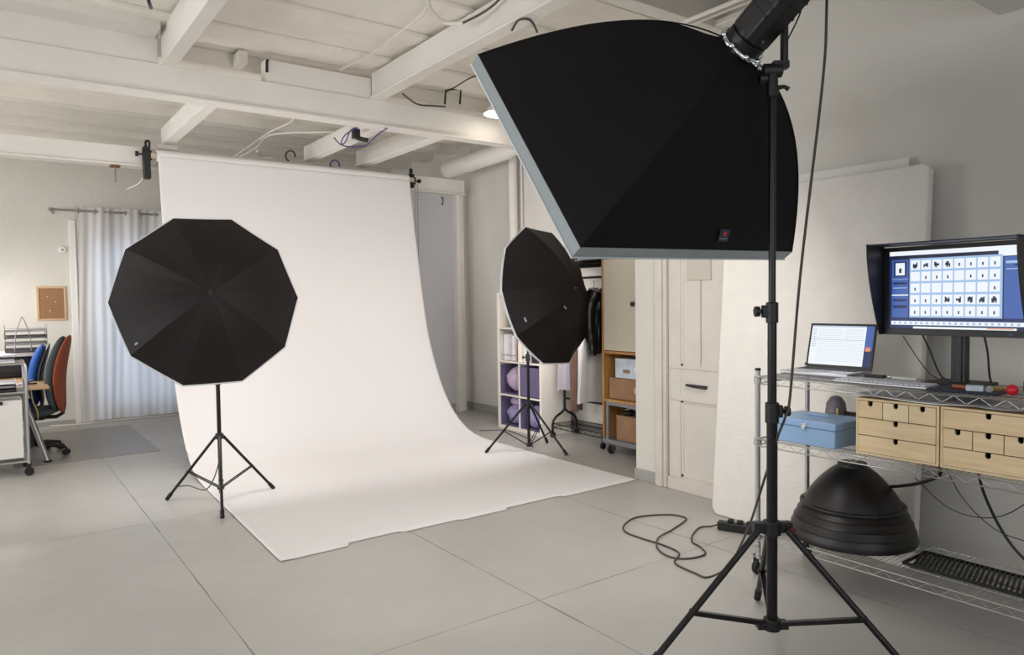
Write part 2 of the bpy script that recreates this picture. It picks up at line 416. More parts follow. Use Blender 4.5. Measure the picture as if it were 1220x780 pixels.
# window in the back wall, glazed, with daylight outside
w1 = struct(obj('window_1', MB().box(1.02, 2.35, YB+.06, YB+.12, .12, .19).box(1.02, 2.35, YB+.06, YB+.12, 2.13, 2.2).box(1.02, 1.08, YB+.06, YB+.12, .19, 2.13)
    .box(2.29, 2.35, YB+.06, YB+.12, .19, 2.13).box(1.66, 1.71, YB+.06, YB+.12, .19, 2.13), 'white', bevel=.004))
obj('pane', MB().box(1.08, 2.29, YB+.088, YB+.092, .19, 2.13), 'glass', w1)
def window(n, axis, val, a0, a1, z0, z1):  # unseen windows, added as openings for the fill lamps
    mb = MB(); g = MB(); k = int(round((a1-a0)/.75))
    def B(m, p0, p1, q0, q1, t0, t1):
        if axis == 'x': m.box(val+t0, val+t1, p0, p1, q0, q1)
        else: m.box(p0, p1, val+t0, val+t1, q0, q1)
    B(mb, a0, a1, z0, z0+.06, .06, .12); B(mb, a0, a1, z1-.06, z1, .06, .12)
    for i in range(k+1):
        c = a0+(a1-a0)*i/k; c0 = max(a0, c-.03); c1 = min(a1, c+.03); B(mb, c0, c1, z0+.06, z1-.06, .06, .12)
    B(g, a0+.03, a1-.03, z0+.06, z1-.06, .088, .092)
    w = struct(obj('window_%d' % n, mb, 'white')); obj('pane', g, 'glass', w)
window(2, 'x', XL-.2, -1.6, 1.4, .9, 2.7); window(3, 'x', XL-.2, 2.4, 5.4, .9, 2.7); window(5, 'x', XL-.2, 6.2, 9.2, .9, 2.7); window(4, 'y', YF-.2, -2.6, 2.6, .9, 2.7)  # all out of view, invented to light the room from its hidden sides

# white board strip beside the curtain
struct(obj('trim_16', MB().box(.815, .885, YB-.03, YB, .0, 2.4).box(.885, 1.02, YB-.02, YB, 0, .1), 'white', bevel=.006))
# door with frame
fr = struct(obj('trim_17', MB().box(XN-.03, XN+.07, 3.555, 3.655, 0, 2.12).box(XN-.045, XN-.03, 3.585, 3.655, 0, 2.12).box(XN-.03, XN+.07, 2.70, 2.79, 0, 2.12)
    .box(XN-.03, XN+.07, 2.79, 3.555, 2.05, 2.12), 'frame', bevel=.008))
dm = MB(); X0, X1 = XN-.005, XN+.035
def dbx(y0, y1, z0, z1, t=0): dm.box(X0-t, X1, y0, y1, z0, z1)
dbx(2.795, 2.90, .02, 2.045); dbx(3.44, 3.55, .02, 2.045)                      # stiles
dbx(2.90, 3.44, .02, .10); dbx(2.90, 3.44, .66, .90); dbx(2.90, 3.44, 1.93, 2.045)  # rails
dm.box(X0+.009, X1-.01, 2.90, 3.44, .10, .66); dm.box(X0+.009, X1-.01, 2.90, 3.44, .90, 1.93)
for (z0, z1) in ((.10, .66), (.90, 1.93)):                                    # mouldings round the panels
    for (a, b, c, d) in ((2.90, 3.44, z0, z0+.025), (2.90, 3.44, z1-.025, z1), (2.90, 2.925, z0, z1), (3.415, 3.44, z0, z1)):
        dm.box(X0+.004, X1-.01, a, b, c, d)
dm.box(X0-.008, X0+.014, 2.8, 3.53, .885, .905); dm.box(X0-.008, X0+.014, 2.8, 3.53, .655, .675)
door = struct(obj('door_1', dm, 'door', bevel=.004))
obj('kick_rail', MB().box(X0-.02, X0, 2.80, 3.55, .0, .09), 'frame', door, bevel=.004)
obj('hatch', MB().box(X0-.003, X0+.016, 3.17, 3.375, 1.515, 1.745), 'hatch', door, bevel=.003)
obj('centre_strip', MB().box(X0+.002, X0+.016, 3.258, 3.264, .905, 1.515), 'cardcore', door)
dh = MB().tube(spline([(X0, 3.37, .772), (X0-.03, 3.365, .775), (X0-.034, 3.30, .768), (X0-.03, 3.215, .764), (X0, 3.21, .762)], 4), .007, 8)
dh.box(X0-.003, X0+.001, 3.20, 3.38, .764, .78)
obj('handle', dh, 'darkgrey', door)

# ------------------------------------------------------------------ seamless paper backdrop
t = thing('paper_backdrop', 'white seamless paper sweep hanging from a beam and rolling out over the floor', 'photo backdrop', (2.65, 5.5, 0))
prof = [(7.40, 2.80), (7.33, 2.40), (7.24, 1.94), (7.15, 1.5), (7.05, 1.1), (6.93, .80), (6.80, .56), (6.66, .37), (6.48, .20), (6.26, .08), (6.02, .02), (5.70, .004), (5.2, .004), (4.6, .004), (3.86, .004)]
pp = spline([(0, a, b) for a, b in prof], 6)
NP = len(pp)-1
jag = random.Random(11)
steps = []; xx = 0.0
while xx < 1: steps.append((xx, jag.uniform(-.035, .035))); xx += jag.uniform(.07, .2)
steps[0] = (0, -.02)
def cutedge(u):
    v = 0
    for a, b in steps:
        if u >= a: v = b
    return v
def sheet(u, v):
    k = min(int(v*NP), NP); p = pp[k]
    xl = 1.345+(1.235-1.345)*min(1, max(0, (7.4-p.y)/3.5)); xr = 3.985
    if p.z > 1.2: xr = 3.985
    x = xl+(xr-xl)*u
    y = p.y; z = p.z
    if k >= NP-1: y += cutedge(u)*(1 if k == NP else .98)+.03*(u-.5)
    e = min(u, 1-u)
    if z < .05 and e < .03: z += .004*(1-e/.03)
    return (x, y, max(z, .003))
pm = MB().grid(sheet, 120, NP)
sh = obj('paper_sheet', pm, 'paper', t)
so = sh.modifiers.new('solid', 'SOLIDIFY'); so.thickness = .0012
obj('roll', MB().cyl((1.345, 7.45, 2.79), (3.985, 7.45, 2.80), .055, 28), 'paper', t)
obj('core', MB().cyl((1.30, 7.45, 2.79), (4.06, 7.45, 2.80), .028, 20), 'cardcore', t)
# clamps and brackets that hold the roll to the far beam
def clamp(x, lab, s=1):
    c = thing('roll_clamp', lab, 'clamp', (x, 7.5, 2.79), 0, 'clamps holding the paper roll')
    obj('body', MB().box(x-.03, x+.03, 7.49, 7.577, (2.58 if x < 2 else 2.72), 2.88).box(x-.042, x+.042, 7.475, 7.50, 2.75, 2.84), 'blackplastic', c, bevel=.006)
    obj('hook', MB().tube(spline([(x, 7.53, 2.87), (x, 7.54, 2.93), (x+.03, 7.56, 2.94), (x+.035, 7.57, 2.89)], 4), .011), 'blackmetal', c)
    k = MB().cyl((x-.08, 7.485, 2.80), (x+.08, 7.485, 2.80), .009, 10)
    for q in (-1, 1): k.cyl((x+q*.075, 7.485, 2.80), (x+q*.1, 7.485, 2.80), .024, 12)
    obj('knob', k, 'blackplastic', c)
clamp(1.27, 'black clamp at the left end of the paper roll')
clamp(4.07, 'black clamp at the right end of the paper roll')
t = thing('bead_chain', 'grey hanging chain loop at the right edge of the paper', 'chain', (4.09, 7.42, 1.6))
for dx in (0, .03):
    b = MB()
    for i in range(46): b.ball((4.055+dx, 7.40, 1.55+i*.027), .0085, 6, 4)
    obj('strand', b, 'steel', t)

# ------------------------------------------------------------------ light stands
def light_stand(name, label, c, feet_dirs, R, zleg, zspread, h, rp=.014, group='light stands'):
    cx, cy = c
    t = thing('light_stand', label, 'light stand', (cx, cy, 0), 0, group)
    obj('column', MB().cyl((cx, cy, .07), (cx, cy, h*.62), rp, 16), 'blackmetal', t)
    obj('upper_tube', MB().cyl((cx, cy, h*.60), (cx, cy, h), rp*.72, 14), 'blackmetal', t)
    obj('lock_collar', MB().cyl((cx, cy, h*.585), (cx, cy, h*.63), rp*1.6, 14), 'blackplastic', t, bevel=.003)
    k = MB().cyl((cx, cy, h*.61), V((cx, cy, h*.61))-RT*.045, .006, 8); k.cyl(V((cx, cy, h*.61))-RT*.035, V((cx, cy, h*.61))-RT*.052, .014, 10)
    obj('knob', k, 'blackplastic', t)
    obj('leg_collar', MB().cyl((cx, cy, zleg-.02), (cx, cy, zleg+.02), rp*1.9, 14), 'blackplastic', t, bevel=.003)
    obj('spreader_collar', MB().cyl((cx, cy, zspread-.015), (cx, cy, zspread+.015), rp*1.7, 14), 'blackplastic', t, bevel=.003)
    for d in feet_dirs:
        d = V((d[0], d[1], 0)).normalized(); n = V((-d.y, d.x, 0))
        p0 = V((cx, cy, zleg))+d*rp*1.8; p1 = V((cx, cy, .012))+d*R
        L = MB().tube([p0, p1], rp*.72, 10)
        lg = obj('leg', L, 'blackmetal', t)
        obj('foot', MB().cyl(p1+(p0-p1).normalized()*.05, p1-(p0-p1).normalized()*.004, rp*1.0, 10), 'rubber', lg)
        mid = p0.lerp(p1, .56)
        b = MB()
        for q in (-1, 1): b.tube([V((cx, cy, zspread))+d*rp+n*q*rp*.8, mid+n*q*rp*.8], rp*.33, 6)
        b.cyl(mid-n*rp*1.1, mid+n*rp*1.1, rp*.5, 8)
        obj('brace', b, 'blackmetal', t)
    return t
c1 = (1.29, 5.25)
light_stand('a', 'black light stand with the round-facing umbrella, straddling the left edge of the paper', c1,
            [(1.193-1.29, 4.841-5.25), (.996-1.29, 5.551-5.25), (1.688-1.29, 5.366-5.25)], .42, .47, .11, 1.42)
c2 = (3.99, 5.21)
light_stand('b', 'black light stand with the tilted umbrella, on the right edge of the paper', c2,
            [(3.636-3.99, 5.38-5.21), (4.124-3.99, 4.837-5.21), (4.341-3.99, 5.383-5.21)], .40, .44, .06, 1.42)

def umbrella(label, headpos, axis, diam, tipdist, labelmark, roll, tags):
    """reflective umbrella seen from its black back; axis points from the rim to the tip"""
    a = axis.normalized(); R = diam/2; dp = .26*R*2*.9
    x = (UP-a*UP.dot(a)).normalized(); y = a.cross(x)
    tip = headpos+a*tipdist
    t = thing('umbrella', label, 'photo umbrella', tuple(tip-a*dp), 0, 'black photo umbrellas')
    n = 10; W = 10; H = 22
    def surf(th, s, off):
        # s 0 centre..1 rim; straight chords between ribs, ribs on a shallow arc
        k = th/(2*PI/n); i = math.floor(k); fr = k-i
        def rib(j):
            an = roll+2*PI*j/n; rad = R*s; hh = -dp*(s**1.9)
            return tip+(x*cos(an)+y*sin(an))*rad+a*hh
        p = rib(i).lerp(rib(i+1), fr)
        p -= a*0.0; sag = .018*s*4*fr*(1-fr)
        d_ = (p-tip).normalized() if s > .03 else x
        wr = noise.noise(V((k*5.5, s*1.6, roll*7)))*.016*s*(1-s)+noise.noise(V((k*14, s*3, roll*3)))*.004*sin(PI*min(1, s))
        return p-a*sag*.6+a*(off+wr*(1 if 0 < fr < 1 else 1)*sin(PI*fr)**.5)
    can = MB()
    for i in range(n):
        def fn(u, v, i=i): return surf((i+min(max(u, 0), .99999))*2*PI/n, .02+.98*v, 0)
        can.grid(fn, W, H)
    co_ = obj('canopy', can, 'fabric', t)
    ln = MB()
    for i in range(n):
        def fn(u, v, i=i): return surf((i+min(max(u, 0), .99999))*2*PI/n, .02+.995*v, -.006)
        ln.grid(fn, W, H)
    obj('lining', ln, 'lining', t)
    # white piping round the rim
    rim = [surf(i*2*PI/n+1e-6, 1.008, -.012) for i in range(n)]
    obj('rim_piping', MB().tube(rim, .0045, 6, closed=True), 'edge', t)
    hub = tip-a*(dp*.75)
    for i in range(n):
        pts = [surf(i*2*PI/n+1e-6, s, -.012) for s in (.03, .25, .5, .75, 1.0)]
        obj('rib', MB().tube(pts, .0028, 5), 'steel', t)
    for i in range(n):
        obj('strut', MB().tube([hub, surf(i*2*PI/n+1e-6, .5, -.014)], .0025, 5), 'steel', t)
    obj('shaft', MB().cyl(tip+a*.02, tip-a*(tipdist+.12), .005, 8), 'steel', t)
    obj('tip', MB().lathe([(.0, .035), (.005, .03), (.007, .01), (.016, .0), (.02, -.01)], tip, a, 14), 'darkgrey', t)
    for (th, s, su, sv) in tags:
        p = surf(th, s, .004); q = surf(th, s+.02, .004); w = surf(th+.05, s, .004)
        e1 = (q-p).normalized(); e2 = (w-p); e2 = (e2-e1*e2.dot(e1)).normalized()
        obj('brand_tag', MB().obox(p, (e1, e2, e1.cross(e2)), (su, sv, .0015)), 'lip', t)
    return tip, a, R
def flash_head(label, pos, axis, group='flash heads'):
    """lamp tube pointing along axis into the umbrella"""
    a = axis.normalized(); x = (UP-a*UP.dot(a)).normalized(); y = a.cross(x)
    t = thing('flash_head', label, 'flash head', tuple(pos), 0, group)
    c = pos+x*.085
    obj('body', MB().lathe([(0, -.26), (.05, -.26), (.058, -.25), (.058, -.02), (.062, -.015), (.062, .03), (.05, .03)], c, a, 24), 'blackplastic', t)
    obj('reflector', MB().lathe([(.05, .0), (.055, .02), (.085, .09), (.083, .092), (.05, .022)], c, a, 28), 'castchrome', t)
    obj('flash_tube', MB().lathe([(0, .0), (.03, .005), (.03, .045), (.0, .06)], c, a, 16), 'lampglow', t)
    obj('bracket', MB().obox(pos+x*.012, (a, x, y), (.05, .018, .018)).obox(pos-UP*.03, (RT, FW, UP), (.016, .016, .05)), 'blackplastic', t, bevel=.004)
    return c, a
h1 = V((c1[0], c1[1], 1.46)); a1 = (RT*.45+UP*.17-FW*.88)
h2 = V((c2[0], c2[1], 1.44)); a2 = (RT*.76+UP*.19-FW*.60)
u1 = umbrella('black umbrella seen full round from its back, a reflector on the left light stand', V((c1[0], c1[1], 1.38))-RT*.07, a1, 1.165, .52, True, math.radians(19), [(math.radians(104), .9, .012, .006)])
u2 = umbrella('black umbrella turned aside and seen as a narrow oval, on the right light stand', V((c2[0], c2[1], 1.375))-RT*.03, a2, 1.27, .57, True, math.radians(14), [(math.radians(100), .86, .008, .02), (math.radians(124), .35, .007, .02)])
l1 = flash_head('flash head hidden inside the full round umbrella', V((c1[0], c1[1], 1.42)), a1)
l2 = flash_head('flash head hidden inside the narrow oval umbrella', V((c2[0], c2[1], 1.42)), a2)
tag(obj('sync_cord', MB().tube(spline([V((1.285, 5.235, .45)), V((1.24, 5.1, .3)), V((1.17, 5.13, .14)), V((1.1, 5.35, .13)), V((1.05, 5.5, .10))], 6), .004), 'cable'), 'thin grey cord looping under the left light stand', 'cord')

# ------------------------------------------------------------------ big stand with softbox in front
cx, cy = 2.43, 1.63
t = thing('light_stand', 'tall heavy black light stand in the foreground carrying the softbox', 'light stand', (cx, cy, 0), 0, 'light stands')
obj('column', MB().cyl((cx, cy, .11), (cx, cy, .95), .0205, 24), 'blackmetal', t)
obj('middle_tube', MB().cyl((cx, cy, .93), (cx, cy, 1.33), .017, 20), 'blackmetal', t)
obj('upper_tube', MB().cyl((cx, cy, 1.31), (cx, cy, 2.24), .0135, 20), 'blackmetal', t)
for z, rr_ in ((1.34, .023), (.955, .026)):
    c = obj('lock_collar', MB().cyl((cx, cy, z-.045), (cx, cy, z+.035), rr_, 18).obox(V((cx, cy, z))-RT*.02*(1 if z > 1 else -1), (RT, FW, UP), (.02, .012, .024)), 'blackplastic', t, bevel=.004)
    s = -1 if z > 1 else 1; p = V((cx, cy, z))
    obj('knob', MB().cyl(p+RT*s*.03, p+RT*s*.055, .008, 8).cyl(p+RT*s*.05, p+RT*s*.066, .02, 12), 'blackplastic', c)
obj('leg_collar', MB().cyl((cx, cy, .475), (cx, cy, .53), .034, 18).obox(V((cx, cy, .505)), (RT, FW, UP), (.075, .02, .02)), 'blackplastic', t, bevel=.005)
obj('collar_knob', MB().cyl(V((cx, cy, .50))+RT*.06-FW*.02, V((cx, cy, .50))+RT*.082-FW*.02, .009, 12), 'darkred', t)
obj('spreader_collar', MB().cyl((cx, cy, .10), (cx, cy, .145), .033, 18).obox(V((cx, cy, .12)), (RT, FW, UP), (.06, .022, .014)), 'blackplastic', t, bevel=.004)
for d, R in ((V((.42, .34, 0)), .56), (V((-.51, .20, 0)), .64), (V((.13, -.53, 0)), .60)):
    d = d.normalized(); n = V((-d.y, d.x, 0)); pass
def bigleg(p1, thin=False):
    p1 = V(p1); d = (V((p1.x, p1.y, 0))-V((cx, cy, 0))); d.normalize(); n = V((-d.y, d.x, 0))
    p0 = V((cx, cy, .50))+d*.055
    lg = obj('leg', MB().tube([p0+UP*.0, p1], .0125, 12), 'blackmetal', t)
    obj('foot', MB().cyl(p1+(p0-p1).normalized()*.07, p1-(p0-p1).normalized()*.003, .016, 12), 'rubber', lg)
    mid = p0.lerp(p1, .60)
    obj('brace', MB().obox(V((cx, cy, .125)).lerp(mid, .5)+d*.012, ((mid-V((cx, cy, .125))).normalized(), n, (mid-V((cx, cy, .125))).cross(n)), ((mid-V((cx, cy, .125))).length/2, .011, .009)).cyl(mid-n*.017, mid+n*.017, .009, 10), 'blackmetal', t, bevel=.002)
C0 = V((cx, cy, 0))
bigleg(C0-RT*.51-FW*.12+UP*.014)
bigleg(C0+RT*.44-FW*.24+UP*.014)
bigleg(C0+RT*.115+FW*.50+UP*.014)

# softbox
B = V((1.72082612, 1.92963694, 1.58232805)); e1 = V((.99947488, .02671906, .01833172)); e2 = V((-.03038538, .57631522, .81666242)); nn = V((.0112556, -.81679059, .57682445))
w1_, w2_, L_ = 1.366, 1.023, .600
cen = B+(e1*w1_+e2*w2_)/2
ringc = cen+nn*L_
sb = thing('softbox', 'large black rectangular softbox with silver rim, tilted down atop the tall stand', 'softbox', tuple(ringc))
corners = [B, B+e1*w1_, B+e1*w1_+e2*w2_, B+e2*w2_]      # B C D A
rr0 = .085
def rod(ci, s, bulge=1.0):
    c = corners[ci]-cen; cd = c.normalized(); cl = c.length
    g = s+(sin(s*PI/2)-s)*.12; d = s+(1-cos(s*PI/2)-s)*.8
    return ringc-nn*L_*d+cd*(rr0+(cl-rr0)*g)
sf = MB(); NU, NV = 14, 22
for i in range(4):
    j = (i+1) % 4
    def fn(u, v, i=i, j=j):
        s = v; p = rod(i, s).lerp(rod(j, s), u)
        # taut cloth sags slightly inwards between the rods, except where round the ring
        out = (p-ringc); out -= nn*out.dot(nn); cd = V(out)
        near = max(0, 1-s*5); 
        if cd.length > 1e-6:
            rad = rr0; p = p.lerp(ringc+cd.normalized()*rad+nn*nn.dot(p-ringc), near)
        sag = .05*4*u*(1-u)*sin(PI*min(1, s*1.05))*(.6)
        return p-(cd.normalized()*sag if cd.length > 1e-6 else V((0,0,0)))
    sf.grid(fn, NU, NV)
obj('shell', sf, 'sfabric', sb)
for i in range(4):
    obj('seam', MB().tube([rod(i, k/16)+(rod(i, k/16)-cen).normalized()*.001 for k in range(17)], .003, 6), 'sfabric', sb)
lp = MB()
for i in range(4):
    j = (i+1) % 4; a, b = corners[i], corners[j]; oa = (a-cen).normalized()*.004; ob = (b-cen).normalized()*.004
    lp.add([a+oa, b+ob, b+ob-nn*.055, a+oa-nn*.055, a-oa, b-ob, b-ob-nn*.055, a-oa-nn*.055], [(0,1,2,3), (4,7,6,5), (3,2,6,7), (0,4,5,1)])
obj('rim_lip', lp, 'lip', sb)
obj('rim_piping', MB().tube([c+(c-cen).normalized()*.006-nn*.055 for c in corners], .005, 6, closed=True), 'edge', sb)
obj('diffuser', MB().grid(lambda u, v: B+e1*w1_*(.01+.98*u)+e2*w2_*(.01+.98*v)-nn*.01+nn*.0, 8, 8), 'diffuser', sb)
# small maker's patch on the lower panel
def onpanel(u, s, off=.004):
    p = rod(0, s).lerp(rod(1, s), u); q = rod(0, s+.01).lerp(rod(1, s+.01), u); w = rod(0, s).lerp(rod(1, s), u+.01)
    sag = .05*4*u*(1-u)*sin(PI*min(1, s*1.05))*.6
    out = (p-ringc); out -= nn*out.dot(nn); p = p-out.normalized()*sag
    eu = (w-p).normalized() if False else (rod(1, s)-rod(0, s)).normalized(); ev = (q-p); ev = (ev-eu*ev.dot(eu)).normalized(); n_ = eu.cross(ev)
    if n_.dot(out) < 0: n_ = -n_
    return p+n_*off, eu, ev, n_
p, eu, ev, n_ = onpanel(.58, .93, .008)
lb = MB().obox(p, (eu, ev, n_), (.032, .026, .002)); lb.mi = 1; lb.obox(p+n_*.003-ev*.008, (eu, ev, n_), (.011, .008, .001)); lb.mi = 2; lb.obox(p+n_*.003+ev*.013, (eu, ev, n_), (.024, .002, .001))
obj('logo_patch', lb, ['navy', 'red', 'lip'], sb)
# chrome speed ring
rg = MB(); k_ = 40
rg.tube([ringc+nn*.01+(e1*cos(2*PI*i/k_)+e2*sin(2*PI*i/k_))*(.083+.0045*cos(6*2*PI*i/k_)) for i in range(k_)], .011, 10, closed=True)
for i in range(8):
    an = 2*PI*i/8+.3; q = ringc+nn*.016+(e1*cos(an)+e2*sin(an))*.09; rg.ball(q, .013, 10, 6)
obj('speed_ring', rg, 'castchrome', sb)
obj('ring_lever', MB().tube([ringc-e2*.09+e1*.02, ringc-e2*.115+e1*.02-nn*.0+nn*.01], .008, 8), 'castchrome', sb)
# studio strobe
st = thing('studio_strobe', 'long black strobe body plugged into the back of the softbox', 'strobe', tuple(ringc+nn*.1))
bx = MB().lathe([(.0, .012), (.078, .012), (.08, .03), (.08, .055), (.07, .06), (.07, .075)], ringc, nn, 32)
obj('front_collar', bx, 'blackplastic', st)
prof8 = []
W_, H_ = .068, .072
for (a, b) in ((-1, -.6), (-.6, -1), (.6, -1), (1, -.6), (1, .6), (.6, 1), (-.6, 1), (-1, .6)): prof8.append((a*W_, b*H_))
p0 = ringc+nn*.06
bd = MB().prism([p0+e1*a+e2*b for a, b in prof8], nn*.36)
obj('body', bd, 'blackplastic', st, bevel=.006)
rbm = MB()
for i in range(9):
    z = .10+i*.034; rbm.prism([p0+nn*z+(e1*a+e2*b)*1.03 for a, b in prof8], nn*.008)
obj('cooling_rib', rbm, 'blackplastic', st)
obj('cover_screw', MB().cyl(p0+nn*.03-e2*.07-e1*.02, p0+nn*.03-e2*.078-e1*.02, .006, 10).cyl(p0+nn*.2-e1*.066+e2*.02, p0+nn*.2-e1*.076+e2*.02, .006, 10).cyl(p0+nn*.17-e1*.066+e2*.02, p0+nn*.17-e1*.076+e2*.02, .005, 10), 'castchrome', st)
hp = C0+UP*2.24
arm_top = p0+nn*.20-e2*.075
ph = hp+RT*.035
obj('bracket_arm', MB().obox((hp+RT*.045+UP*.08).lerp(hp+RT*.045+UP*.20, .5)-UP*.01, (RT, FW, UP), (.009, .02, .10)).obox(hp+RT*.03+UP*.03, (RT, FW, UP), (.03, .018, .014)), 'blackplastic', st, bevel=.003)
obj('tilt_head', MB().cyl(hp-UP*.09, hp+UP*.0, .021, 18).cyl(hp-RT*.035+UP*.01, hp+RT*.035+UP*.01, .026, 18).cyl(hp-RT*.05-UP*.02, hp-RT*.02-UP*.02, .02, 14), 'blackplastic', st, bevel=.003)
obj('lever', MB().tube([hp+RT*.015-UP*.055, hp+RT*.045-UP*.05, hp+RT*.062-UP*.06], [.01, .007, .009], 10), 'blackplastic', st)
back = p0+nn*.36
tag(obj('power_cable', MB().tube(spline([C0+RT*.205-FW*.02+UP*3.1, C0+RT*.205+UP*2.5, C0+RT*.19+UP*2.2, C0+RT*.11+UP*1.5, C0+RT*.062-FW*.02+UP*1.02, C0+RT*.045-FW*.02+UP*.94, C0+RT*.01-FW*.03+UP*.86, at(914, 560, 'y', 1.72), at(903, 595, 'y', 1.80), at(893, 625, 'y', 1.92),
    at(882, 650, 'y', 2.05), at(870, 672, 'y', 2.2), at(856, 683, 'z', .007), at(841, 687.5, 'z', .006), at(829, 683, 'z', .006), V((2.87, 2.50, .006)), V((3.0, 2.585, .006)), V((3.03, 2.72, .006)), V((3.02, 2.88, .006)), V((3.03, 3.02, .006)), V((3.12, 3.12, .006)), V((3.30, 3.18, .006)), V((3.49, 3.09, .006)), V((3.52, 2.98, .006)), V((3.44, 2.93, .006)), V((3.26, 2.87, .007)), V((3.07, 2.80, .018)), V((2.96, 2.70, .007)), V((2.92, 2.58, .006)), V((2.98, 2.50, .006)), V((3.10, 2.49, .006)), V((3.17, 2.58, .006)), V((3.20, 2.66, .006)), V((3.30, 2.74, .006)), V((3.44, 2.80, .006)), V((3.50, 2.76, .012)), V((3.535, 2.72, .03))], 8), .0052, 8), 'cable'),
    'long dark power cable clipped to the tall stand and looping over the grey floor', 'cable')
tag(obj('sync_cord', MB().tube(spline([C0+RT*.055-FW*.0+UP*2.36, C0+RT*.10+UP*2.45, C0+RT*.14+UP*2.56, back+RT*.05-UP*.03, back-UP*.0], 6), .003, 6), 'blackcable'), 'thin black cord hanging from the back of the strobe', 'cord')
ps = thing('power_strip', 'black power strip on the floor at the foot of the leaning foam board', 'power strip', (3.57, 2.6, 0))
d = (V((3.63, 2.44, 0))-V((3.50, 2.74, 0))).normalized(); q = V((d.y, -d.x, 0)); pc = V((3.575, 2.57, .03))
obj('casing', MB().obox(pc, (d, q, UP), (.165, .028, .024)), 'blackplastic', ps, bevel=.006)
for i in range(4): obj('plug', MB().obox(pc+d*(-.09+i*.055)+UP*.032, (d, q, UP), (.016, .018, .01)), 'rubber', ps, bevel=.004)

# ------------------------------------------------------------------ wire rack with computer gear
RX0, RX1, RY0, RY1 = 3.08, 3.54, .66, 2.16
rk = thing('wire_rack', 'chrome wire shelving rack on castors against the leaning foam board', 'shelving', (3.3, 1.4, 0))
for (x, y) in ((RX0+.02, RY1), (RX1, RY1), (RX0+.02, RY0), (RX1, RY0)):
    m = MB().cyl((x, y, .13), (x, y, 1.03), .0125, 14)
    for k in range(34): m.lathe([(.0125, 0), (.0136, .003), (.0125, .006)], (x, y, .15+k*.0254), (0, 0, 1), 14)
    po = obj('post', m, 'chrome', rk)
    obj('post_cap', MB().cyl((x, y, 1.028), (x, y, 1.04), .014, 14), 'blackplastic', po)
    cs = obj('castor', MB().cyl((x, y-.012, .036), (x, y+.012, .036), .036, 20), 'rubber', rk)
    obj('fork', MB().box(x-.014, x+.014, y-.024, y-.017, .03, .1).box(x-.014, x+.014, y+.017, y+.024, .03, .1).cyl((x, y, .09), (x, y, .135), .014, 12).cyl((x, y-.026, .036), (x, y+.026, .036), .008, 10), 'castchrome', cs)
def wshelf(z):
    m = MB(); a = RY0; b = RY1
    for zz in (z-.003, z-.036):
        for x in (RX0, RX1): m.cyl((x, a, zz), (x, b, zz), .0032, 6)
        for y in (a, b): m.cyl((RX0, y, zz), (RX1, y, zz), .0032, 6)
    for x in (RX0, RX1):                                   # zig-zag truss
        k = int((b-a)/.045); pts = [(x, a+(b-a)*i/k, z-.004 if i % 2 else z-.035) for i in range(k+1)]
        m.tube(pts, .0019, 5)
    for y in (a, b):
        k = 10; m.tube([(RX0+(RX1-RX0)*i/k, y, z-.004 if i % 2 else z-.035) for i in range(k+1)], .0026, 5)
    for i in range(1, 4): m.cyl((RX0+(RX1-RX0)*i/4, a, z-.006), (RX0+(RX1-RX0)*i/4, b, z-.006), .0028, 6)
    k = int((b-a)/.021)
    for i in range(1, k): m.cyl((RX0, a+(b-a)*i/k, z-.0015), (RX1, a+(b-a)*i/k, z-.0015), .0016, 4)
    for (x, y) in ((RX0+.02, b), (RX1, b)): m.cyl((x, y, z-.035), (x, y, z+.0), .019, 14)
    return m
for z in (.215, .69, 1.0): obj('wire_shelf', wshelf(z), 'chrome', rk)

# drawer boxes on the middle shelf
def drawerbox(label, y1, y0, layout):
    """y1 is the far (left in view) end"""
    z0, z1 = .692, .942; x0, x1 = 3.12, 3.42; t = thing('drawer_chest', label, 'drawer chest', (3.27, (y0+y1)/2, z0), 0, 'birch drawer chests')
    th = .010
    obj('carcass', MB().box(x0, x1, y0, y0+th, z0, z1).box(x0, x1, y1-th, y1, z0, z1).box(x0, x1, y0+th, y1-th, z0, z0+th).box(x0, x1, y0+th, y1-th, z1-th, z1).box(x1-.006, x1, y0+th, y1-th, z0+th, z1-th), 'birch', t, bevel=.001)
    rows = len(layout); hgt = (z1-z0-2*th)/rows
    for i, row in enumerate(layout):
        zt = z1-th-i*hgt; n = len(row); w = (y1-y0-2*th)/n
        for j, mm in enumerate(row):
            ya = y1-th-j*w; yb = ya-w; g = .0018
            cyy = (ya+yb)/2; c = .0105
            # front with a half-round finger notch in its top edge
            zt2 = zt-g; zb = zt-hgt+g; ya2 = ya-g; yb2 = yb+g
            arc = [(cyy+c*cos(q), zt2-c*1.1+(-c*sin(q))) for q in [PI*k/8 for k in range(9)]]
            poly = [(ya2, zt2), (ya2, zb), (yb2, zb), (yb2, zt2), (cyy-c, zt2)]+list(reversed(arc))+[(cyy+c, zt2)]
            fm = MB(); P = [V((x0-.002, a, b)) for a, b in poly]
            # split into two halves to keep the polygon convex enough
            fm.prism(P, (.011, 0, 0))
            dr = obj('drawer', fm, mm, t)
            obj('drawer_box', MB().box(x0+.02, x1-.02, yb2+.004, ya2-.004, zb+.004, zt2-.03), 'blackplastic', dr)
drawerbox('birch chest of drawers beside the blue cash box, three small drawers in its top row', 1.668, 1.322, [['birch', 'birchpale', 'birch'], ['birch'], ['birch']])
drawerbox('birch chest of drawers at the right edge, three small drawers in its middle row', 1.316, .970, [['birch'], ['birch', 'birch', 'birch'], ['birch']])
